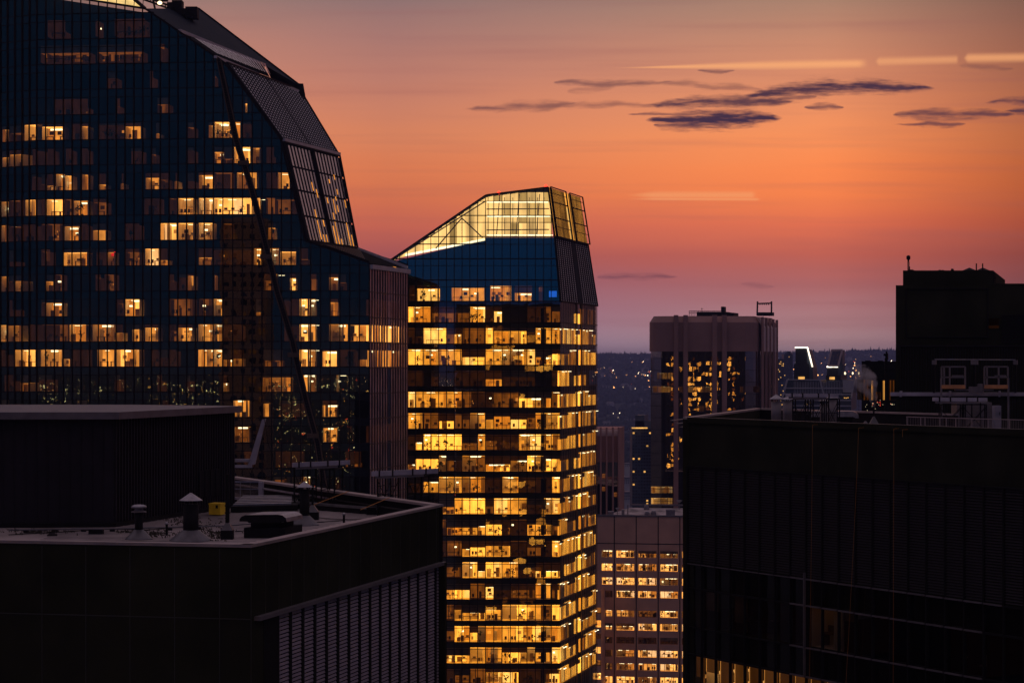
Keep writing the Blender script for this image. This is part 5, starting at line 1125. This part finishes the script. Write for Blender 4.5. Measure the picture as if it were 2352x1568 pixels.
x.build('reflected_light_speck', [PAL_K[0], M['beacon']], sk)  # glowing specks stand in for small lights reflected in the lower glass
ms = thing('roof_mast', Wp(2036,900,226), 'dark mast with antennas rising in front of the amber curtained windows', 'mast')
x = MB(); x.box(Wp(2033,0,226).x, Wp(2039,0,226).x, 226, 226.3, ZRR-3, H+(V0-822)/F*226); x.build('pole', M['black'], ms)
x = MB(); ub(x, 2033.5, 2039, 811, 826, 225.8, 226.4); ub(x, 2034.5, 2037.5, 806.5, 812, 225.9, 226.3); x.bar(Wp(2030,813,226), Wp(2034,816,226), .12); x.build('antenna_panel', M['black'], ms)

# ================================================================== DISTANT BUILDINGS, RIGHT OF CENTRE
M['whiteglow'] = emit('white_edge_light', (1,.86,.66), 2.6, .35, .6); M['amberfar'] = emit('far_window_glow', (1,.50,.12), .9, .6, .25)
def X4(x_): return 1722.6+.1953*x_
def Y4(y_): return 746.5+.1953*y_
fa = thing('lit_top_tower', Wp(1840,870,850), 'dark slab tower outlined by a white line of light along its top and slanted side', 'tower')
x = MB(); ub(x, X4(535), X4(670), Y4(272), Y4(460), 850, 856); ub(x, X4(517), X4(700), Y4(455), Y4(660), 850, 870); x.build('wall', M['far2'], fa)
x = MB(); x.prism([Wp(X4(670),Y4(285),850), Wp(X4(678),Y4(290),850), Wp(X4(733),Y4(495),850), Wp(X4(735),Y4(500),850), Wp(X4(745),Y4(650),850), Wp(X4(700),Y4(650),850), Wp(X4(700),Y4(455),850), Wp(X4(670),Y4(455),850)], (3,10,0)); x.build('slanted_wing', M['far'], fa)
x = MB(); ub(x, X4(528), X4(678), Y4(256), Y4(270), 849.5, 850.5); x.bar(Wp(X4(676),Y4(262),849.8), Wp(X4(735),Y4(492),849.8), .35); x.build('edge_light', M['whiteglow'], fa)
x = MB(); ub(x, X4(568), X4(642), Y4(606), Y4(644), 849.6, 849.9); x.build('lit_window', M['amberfar'], fa)
fb2 = thing('slant_roof_tower', Wp(1915,870,840), 'dark tower with a leaning glazed top above a white light line', 'tower')
x = MB(); x.prism([Wp(X4(918),Y4(478),840), Wp(X4(960),Y4(293),840), Wp(X4(1086),Y4(291),840), Wp(X4(1036),Y4(478),840)], (2,8,0)); x.build('leaning_top', GB, fb2)
x = MB(); q = [Wp(X4(918),Y4(478),839.7), Wp(X4(960),Y4(293),839.7), Wp(X4(1086),Y4(291),839.7), Wp(X4(1036),Y4(478),839.7)]
for i in range(4): x.bar(q[i], q[(i+1)%4], .45)
x.build('top_frame', M['tip'], fb2)
x = MB(); ub(x, X4(905), X4(1030), Y4(500), Y4(600), 840, 850); ub(x, X4(890), X4(1065), Y4(590), Y4(660), 840, 860); x.build('wall', M['far2'], fb2)
x = MB(); x.prism([Wp(X4(1033),Y4(478),840.5), Wp(X4(1086),Y4(300),840.5), Wp(X4(1088),Y4(465),840.5), Wp(X4(1102),Y4(466),840.5), Wp(X4(1068),Y4(600),840.5), Wp(X4(1033),Y4(600),840.5)], (2,8,0)); x.build('side_wing', M['far'], fb2)
x = MB(); ub(x, X4(902), X4(1032), Y4(480), Y4(498), 839.4, 840); x.build('edge_light', M['whiteglow'], fb2)
x = MB(); ub(x, X4(935), X4(995), Y4(608), Y4(638), 839.5, 839.9); x.build('lit_window', M['amberfar'], fb2)
fc = thing('terraced_block', Wp(1880,930,820), 'blue grey glazed block with terraces and slanted ends below the two lit top towers', 'office building')
x = MB(); zb0 = Wp(0,1000,820).z
x.prism([Wp(X4(380),Y4(1000),820), Wp(X4(385),Y4(860),820), Wp(X4(440),Y4(640),820), Wp(X4(830),Y4(645),820), Wp(X4(870),Y4(800),820), Wp(X4(900),Y4(655),820), Wp(X4(1062),Y4(655),820), Wp(X4(1062),Y4(1000),820)], (5,20,0), 0)
x.prism([Wp(X4(1062),Y4(1000),822), Wp(X4(1062),Y4(640),822), Wp(X4(1228),Y4(645),822), Wp(X4(1190),Y4(800),822), Wp(X4(1190),Y4(1000),822)], (5,20,0), 1)
x.build('wall', [M['far'], M['far']], fc)
x = MB()
for y_ in (640,740,810,880,945): x.bar(Wp(X4(395 if y_ > 700 else 440),Y4(y_),819.6), Wp(X4(1190 if y_ > 700 else 830),Y4(y_+4),819.6), .3)
for k in range(30): xx = 520+19*k; x.bar(Wp(X4(xx),Y4(665),819.7), Wp(X4(xx),Y4(805),819.7), .12)
for k in range(9): x.bar(Wp(X4(1090),Y4(655+16*k),821.6), Wp(X4(1220-3*k),Y4(655+16*k),821.6), .35, 0)
x.bar(Wp(X4(1228),Y4(640),821.6), Wp(X4(1190),Y4(860),821.6), .4); x.bar(Wp(X4(440),Y4(640),819.6), Wp(X4(378),Y4(870),819.6), .4); x.bar(Wp(X4(822),Y4(645),819.6), Wp(X4(865),Y4(805),819.6), .4)
x.build('terrace_edge', M['far3'], fc)
x = MB()
for a, b2 in ((1105,850),(1125,852),(1145,848),(705,905),(665,925)): ub(x, X4(a), X4(a+14), Y4(b2), Y4(b2+9), 819.3, 819.6)
x.build('lit_window', M['amberfar'], fc)
def apt(u0, u1, v0, v1, d, label, n_lit, seed, cells=(8, 20), steps=None, m=None, cat='apartment tower'):
    t_ = thing('apartment_tower', Wp((u0+u1)/2, v1, d), label, cat); rg = random.Random(seed); zb = 0; x = MB()
    a, b2 = Wp(u0,v1,d), Wp(u1,v0,d); x.box(a.x, b2.x, d, d+22, 0, b2.z)
    x.build('wall', m or M['far'], t_)
    if steps:
        x = MB()
        for s0, s1, w0 in steps: ub(x, s0, s1, w0, v0+1, d+2, d+12)
        x.build('roof_storey', m or M['far'], t_)
    nc, nr = cells; dark = Wins(); cw_ = (u1-u0)/nc; rh = (v1-v0)/nr
    L_ = sorted(set(rg.randrange(nc*nr) for _ in range(n_lit)))
    for r in range(nr):
        for c in range(nc):
            if rg.random() < .12: continue
            a0, b0_ = u0+cw_*(c+.18), u0+cw_*(c+.82); c0, d0 = v0+rh*(r+.25), v0+rh*(r+.75)
            y = MB(); ub(y, a0, b0_, c0, d0, d-.3, d-.02, 1 if (r*nc+c) in L_ else 0); dark.add(y, 2 if (r*nc+c) in L_ else 1)
    dark.build(t_, [M['far2'], M['amberfar']], 'window', 90)
    x = MB()
    for r in range(nr): ub(x, u0+cw_*nc*.55, u1, v0+rh*r+rh*.05, v0+rh*r+rh*.16, d-1.2, d)
    x.build('balcony_slabs', m or M['far'], t_)
    return t_
apt(1452, 1496, 983, 1175, 1150, 'slim dark blue apartment tower between the fluted building and the rounded stone tower', 16, 5, (7, 26), [(1459,1480,953),(1459,1497,966)])
x = MB(); x.bar(Wp(1451,982.5,1148), Wp(1487,982.5,1148), .45); o = x.build('roof_edge_light', M['amberfar'], bpy.data.objects['apartment_tower'])
apt(1800.7, 1821, 813, 940, 2600, 'tall pale blue residential tower behind the lit top towers', 5, 6, (6, 30), [(1807,1815,806.5),(1803,1818,810)])
apt(1783.5, 1800.5, 824, 940, 2300, 'lower residential slab dotted with orange windows right beside the rounded stone tower', 34, 7, (6, 26))
for i, (u, v, s) in enumerate(((1941,857,1.5),(1958.5,857,1.3),(1972.5,857,1.3))):
    t_ = thing('flood_light', Wp(u, v, 2000), ('left','middle','right')[i]+'most of three bright white floodlights in the distance' if i != 1 else 'middle one of three bright white floodlights in the distance', 'floodlight', 'three distant floodlights')
    x = MB(); x.lathe(Wp(u, v, 2000), [(.1,-s*.9),(s*.55,-.2),(s*.55,.3),(.1,s*.9)], 10); x.build('lamp_head', M['lampw'], t_); x = MB(); p = Wp(u, v, 2001); x.bar(p, Vector((p.x, p.y, 0)), .3); x.build('pole', M['far2'], t_)

# ================================================================== TERRAIN, FOREST, HOUSES, LIGHTS
def hgt(x_, y_):
    if y_ > 0:
        t = min(1, max(0, (y_-4300)/(9000-4300))); t = t*t*(3-2*t)*.5+t*.5
        rg = 156+8*noise.noise(Vector((x_/420, 3.1, 0)))+min(14, max(0, (x_-500)/70))
        b_ = 9*noise.noise(Vector((x_/500, y_/600, 7)))*min(1, t*2.5)*(1-t*.7)
        return t*rg+b_
    t = min(1, max(0, (-y_-5500)/9500)); return t*62+4*noise.noise(Vector((x_/900, y_/900, 3)))*t
xs = [-16000+400*i for i in range(34)]+[-2400+80*i for i in range(70)]+[3200+400*i for i in range(33)]
ys = [-16000+500*i for i in range(31)]+[-500,0,1000,2000,3000,4000]+[4200+110*i for i in range(46)]+[9500,10500,12000,14000,16000,20000]
me = bpy.data.meshes.new('ground'); vs = [(a, b2, hgt(a, b2)) for b2 in ys for a in xs]; nx_ = len(xs)
me.from_pydata(vs, [], [(j*nx_+i, j*nx_+i+1, (j+1)*nx_+i+1, (j+1)*nx_+i) for j in range(len(ys)-1) for i in range(nx_-1)])
me.materials.append(M['hill']); gd_ = bpy.data.objects.new('ground', me); C.objects.link(gd_); gd_['kind'] = 'structure'
rng = random.Random(21); fo = MB()
def wedge(): return rng.uniform(1360,1500) if rng.random() < .42 else rng.uniform(1775,2065)
def conifer(mb, p, r, h):
    n_ = 5; i = len(mb.v)
    mb.v += [(p.x+r*math.cos(6.283*k/n_+p.x), p.y+r*math.sin(6.283*k/n_+p.x), p.z-2) for k in range(n_)]+[(p.x, p.y, p.z+h)]
    for k in range(n_): mb.f.append((i+k, i+(k+1)%n_, i+n_)); mb.m.append(0)
def clump(mb, p, r, h):
    n_ = 6; i = len(mb.v)
    for (f1, z1) in ((.8,-2),(1,h*.4),(.7,h*.8)): mb.v += [(p.x+r*f1*rng.uniform(.8,1.2)*math.cos(6.283*k/n_), p.y+r*f1*math.sin(6.283*k/n_), p.z+z1*rng.uniform(.85,1.15)) for k in range(n_)]
    mb.v.append((p.x, p.y, p.z+h))
    for j in range(2):
        for k in range(n_): mb.f.append((i+j*n_+k, i+j*n_+(k+1)%n_, i+(j+1)*n_+(k+1)%n_, i+(j+1)*n_+k)); mb.m.append(0)
    for k in range(n_): mb.f.append((i+2*n_+k, i+2*n_+(k+1)%n_, i+3*n_)); mb.m.append(0)
for k in range(1500):
    u = wedge(); d = rng.uniform(8850, 9060); p = Vector(((u-U0)/F*d, d, 0)); p.z = hgt(p.x, p.y); conifer(fo, p, rng.uniform(4,8), rng.uniform(8,20)*(1.5 if rng.random() < .06 else 1))
for k in range(3400):
    u = wedge(); d = 2600+6200*rng.random()**.75; p = Vector(((u-U0)/F*d, d, 0)); dn = noise.noise(Vector((p.x/160, p.y/500, 1)))
    if dn < -.05 and rng.random() < .75: continue
    p.z = hgt(p.x, p.y); (clump if rng.random() < .6 else conifer)(fo, p, rng.uniform(6,13), rng.uniform(8,18))
tag(fo.build('forest', M['leafdark']), 'dark trees covering the distant hillside and its ridge', kind='stuff')
M['hwall'] = mat('pale_house_wall', (.40,.38,.38), .8, 0, .2, .05); M['hroof'] = mat('grey_house_roof', (.16,.15,.16), .8, 0, .2, .05)
hz = []
for k in range(64):
    u = wedge(); d = rng.uniform(4300, 8600); p = Vector(((u-U0)/F*d, d, 0)); p.z = hgt(p.x, p.y)-1
    w_, dp_, h_ = rng.uniform(6,11), rng.uniform(5,8), rng.uniform(6,11)
    t_ = thing('hillside_house', p, 'small pale house with a grey roof among the trees on the distant hillside', 'house', 'houses scattered over the hillside')
    x = MB(); x.box(p.x-w_, p.x+w_, p.y-dp_, p.y+dp_, p.z, p.z+h_); x.build('wall', M['hwall'], t_)
    x = MB(); a = [Vector((p.x-w_-1, p.y-dp_-1, p.z+h_)), Vector((p.x+w_+1, p.y-dp_-1, p.z+h_)), Vector((p.x+w_+1, p.y+dp_+1, p.z+h_)), Vector((p.x-w_-1, p.y+dp_+1, p.z+h_)), Vector((p.x-w_*.7, p.y, p.z+h_+4)), Vector((p.x+w_*.7, p.y, p.z+h_+4))]
    x.poly([a[0],a[1],a[5],a[4]]); x.poly([a[2],a[3],a[4],a[5]]); x.poly([a[1],a[2],a[5]]); x.poly([a[3],a[0],a[4]]); x.build('roof', M['hroof'], t_)
for i, (u0, u1, v0, v1, d, lab) in enumerate([(1407,1428,897,909,6200,'wide pale apartment block on the hillside, between treetops'),(1424,1438,876,890,6800,'dark mid-rise with a glowing orange roof edge on the hillside'),(1372,1386,880,888,6500,'pale low block on the hillside at the edge of the golden tower'),
      (1423,1448,1066,1072,2600,'long low pale warehouse right of the fluted building'),(1423,1450,1098,1112,2200,'low grey roofed shed right of the fluted building'),(1423,1449,1132,1150,1900,'pale roofed hall between the fluted building and the slim tower'),(1408,1420,858,866,7400,'faint pale block high on the hillside'),(1480,1494,893,903,6000,'small white building half hidden by the rounded stone tower')]):
    p = Wp((u0+u1)/2, v1, d); t_ = thing('hillside_block', p, lab, 'building'); a, b2 = Wp(u0,v1,d), Wp(u1,v0,d); zg = min(a.z, hgt(a.x, d)); x = MB(); x.box(a.x, b2.x, d, d+15, zg, b2.z); x.build('wall', M['hwall'] if i != 1 else M['far'], t_)
    x = MB(); x.box(a.x-1, b2.x+1, d-1, d+16, b2.z, b2.z+1.2); x.build('roof', M['hroof'], t_)
    x = MB()
    for r in range(2):
        for c in range(6): uu = u0+(u1-u0)*(c+.3)/6; ub(x, uu, uu+(u1-u0)*.06, v0+(v1-v0)*(.3+.35*r), v0+(v1-v0)*(.45+.35*r), d-.5, d-.05)
    x.build('window', M['far2'], t_)
LC_ = [emit('street_glow_orange', (1,.42,.12), 5, 0), emit('street_glow_white', (1,.78,.5), 8, 0), emit('street_glow_red', (1,.08,.03), 4, 0)]
x = MB()
def light(mb, p, r, mi): mb.v += [tuple(p+Vector(q)*r) for q in ((1,0,0),(-1,0,0),(0,1,0),(0,-1,0),(0,0,1),(0,0,-1))]; i = len(mb.v)-6; [(mb.f.append(tuple(i+k for k in f)), mb.m.append(mi)) for f in ((0,2,4),(2,1,4),(1,3,4),(3,0,4),(2,0,5),(1,2,5),(3,1,5),(0,3,5))]
for k in range(760):
    u = wedge(); v = 824+abs(rng.gauss(0,55)); d = rng.uniform(4200,8700)
    t = rng.random()
    d = interp([(822,8800),(850,7800),(880,6900),(905,6200),(940,5200),(990,4300),(1100,2500),(1300,1800)], v); p = Wp(u, v, d); p.z = max(p.z, hgt(p.x, p.y)+2)
    light(x, p, d/F*rng.choice([.55,.6,.7,.8,1.0,1.3,2.0]), rng.choice([0,0,0,0,1,1,2] if v < 1000 else [0,1,1]))
for u, v in ((1372,872),(1393,892),(1414,858),(1428,878),(1436,884),(1452,885),(1459,888),(1475,908),(1459,862),(1471,832),(1423,1097),(1428,1095),(1433,1094),(1438,1092)):
    d = interp([(822,8800),(905,6200),(990,4300),(1100,2500)], v); light(x, Wp(u,v,d-20), d/F*2.1, 1)
tag(x.build('city_lights', LC_), 'tiny orange and white lights scattered over the far hillside', kind='stuff')
# the city behind the viewer, seen in the glass
x = MB(); rng = random.Random(44)
for k in range(9500):
    az = math.radians(rng.uniform(-36, 12)); d = rng.choice([1,1,1,.6])*rng.uniform(3800, 13500)*(.6+.4*rng.random()); cl = noise.noise(Vector((az*26, d/2200, 0)))
    if cl < -.25: continue
    p = Vector((math.sin(az)*d, -math.cos(az)*d, 0)); p.z = hgt(p.x, p.y)+rng.uniform(4, 26); light(x, p, d/F*rng.choice([.8,.9,1.1,1.6]), rng.choice([0,0,0,1,1,1,2] if rng.random() < .5 else [0,1]))
for k in range(900):
    az = math.radians(rng.uniform(-9, 1)); d = rng.uniform(1300, 5200); p = Vector((math.sin(az)*d, -math.cos(az)*d, rng.uniform(3, 20))); light(x, p, (d+700)/F*rng.choice([.7,.9,1.3]), rng.choice([0,0,1,1,2]))
tag(x.build('mirrored_city_lights', LC_), 'city lights twinkling as reflections in the dark glass of the navy tower', kind='stuff')
mt_ = thing('mirrored_brown_tower', (-118, -180, 0), 'brown masonry tower mirrored in the face of the navy glass tower', 'building')
x = MB(); x.box(-116, -97.5, -205, -180, 0, H+58); x.build('wall', mat('tan_masonry', (.8,.42,.30), .8), mt_); x = MB()
for r in range(44):
    for c in range(5):
        if rng.random() < .75: x.box(-115+c*3.6, -113+c*3.6, -179.95, -179.8, 20+r*3.8, 22+r*3.8, 0 if rng.random() < .86 else 1)
x.build('window', [M['lt_dark'], PAL_L[3]], mt_)
t_ = thing('mirrored_office_slab', (5, -60, 0), 'dark office slab mirrored in the lower floors of the golden tower', 'building')
x = MB(); x.box(-43, 26, -85, -60, 0, H+24); x.build('wall', M['black_clad'], t_); x = MB()
for r in range(33):
    c = 0
    while c < 18:
        n_ = rng.randint(1,3)
        if rng.random() < .22: x.box(-15.5+c*2.3, -15.7+(c+n_)*2.3, -59.97, -59.8, 22+r*3.9, 24.2+r*3.9, rng.choice([0,1,2]))
        c += n_
x.build('lit_window', [PAL_M[2], PAL_M[3], PAL_M[1]], t_)
t_ = thing('mirrored_golden_tower', (100, -150, 0), 'golden lit tower appearing as wavy reflections in the rounded stone tower', 'building')
x = MB(); x.box(98, 186, -175, -150, 0, H+60); x.build('wall', M['black_clad'], t_); x = MB()
for r in range(36):
    for c in range(24):
        if rng.random() < .85*(.1+.9*abs(math.sin(c*.7+1))**2) : x.box(100+c*3.2, 100+c*3.2+rng.uniform(.8,2.6), -149.97, -149.8, 3+r*3.7, 5.4+r*3.7, rng.choice([0,1,1,2]))
M['gold'] = emit('golden_window_glow', (1,.50,.09), 3.2, .3); M['gold2'] = emit('golden_window_soft', (1,.44,.06), 1.6, .4)
x.build('lit_window', [M['gold'], M['gold2'], PAL_M[3]], t_)

# ================================================================== STEAM AND HAZE
def volume(name, col, dens, noisy=None):
    m = bpy.data.materials.new(name); m.use_nodes = True; n = NT(m.node_tree); p = n.n('ShaderNodeVolumePrincipled'); o = n.n('ShaderNodeOutputMaterial')
    p.inputs['Color'].default_value = col+(1,); p.inputs['Density'].default_value = dens; n.l(p.outputs[0], o.inputs['Volume'])
    if noisy:
        t = n.n('ShaderNodeTexCoord'); x_ = n.n('ShaderNodeTexNoise'); n.l(t.outputs['Object'], x_.inputs['Vector']); x_.inputs['Scale'].default_value = noisy; x_.inputs['Detail'].default_value = 3
        n.l(n.m('MULTIPLY', n.smooth(x_.outputs['Fac'], .38, .66), dens), p.inputs['Density'])
    return m
import bmesh
bm_ = bmesh.new(); SPt = [(2007,934,.10),(2006,925,.22),(2004,915,.36),(1999,906,.5),(1994,897,.62),(1990,888,.75),(1988,878,.85),(1990,868,.8),(1984,858,.7),(1978,848,.6),(1975,838,.45)]
rings = []
for k, (u, v, r) in enumerate(SPt):
    c = Wp(u, v, 150); rings.append([bm_.verts.new((c.x+r*(1+.25*noise.noise(Vector((a*1.3,k,0))))*math.cos(a), c.y+r*math.sin(a), c.z+.12*math.sin(a*2+k))) for a in [6.283*j/12 for j in range(12)]])
for a, b2 in zip(rings, rings[1:]):
    for j in range(12): bm_.faces.new((a[j], a[(j+1)%12], b2[(j+1)%12], b2[j]))
bm_.faces.new(rings[0][::-1]); bm_.faces.new(rings[-1]); me = bpy.data.meshes.new('steam'); bm_.to_mesh(me); me.materials.append(volume('steam_volume', (.95,.93,.95), 1.8, 2.2))
o = bpy.data.objects.new('steam', me); C.objects.link(o); tag(o, 'pale steam drifting up from a thin pipe on the right roof', kind='stuff')
HAZE = 0.00009
if HAZE:
    x = MB(); x.box(-15500, 15500, -15500, 15500, -8, 206); x.v = [tuple(p) for p in x.v]; o = x.build('haze', volume('haze_volume', (.46,.53,.95), HAZE)); tag(o, 'thin bluish evening air', kind='stuff')
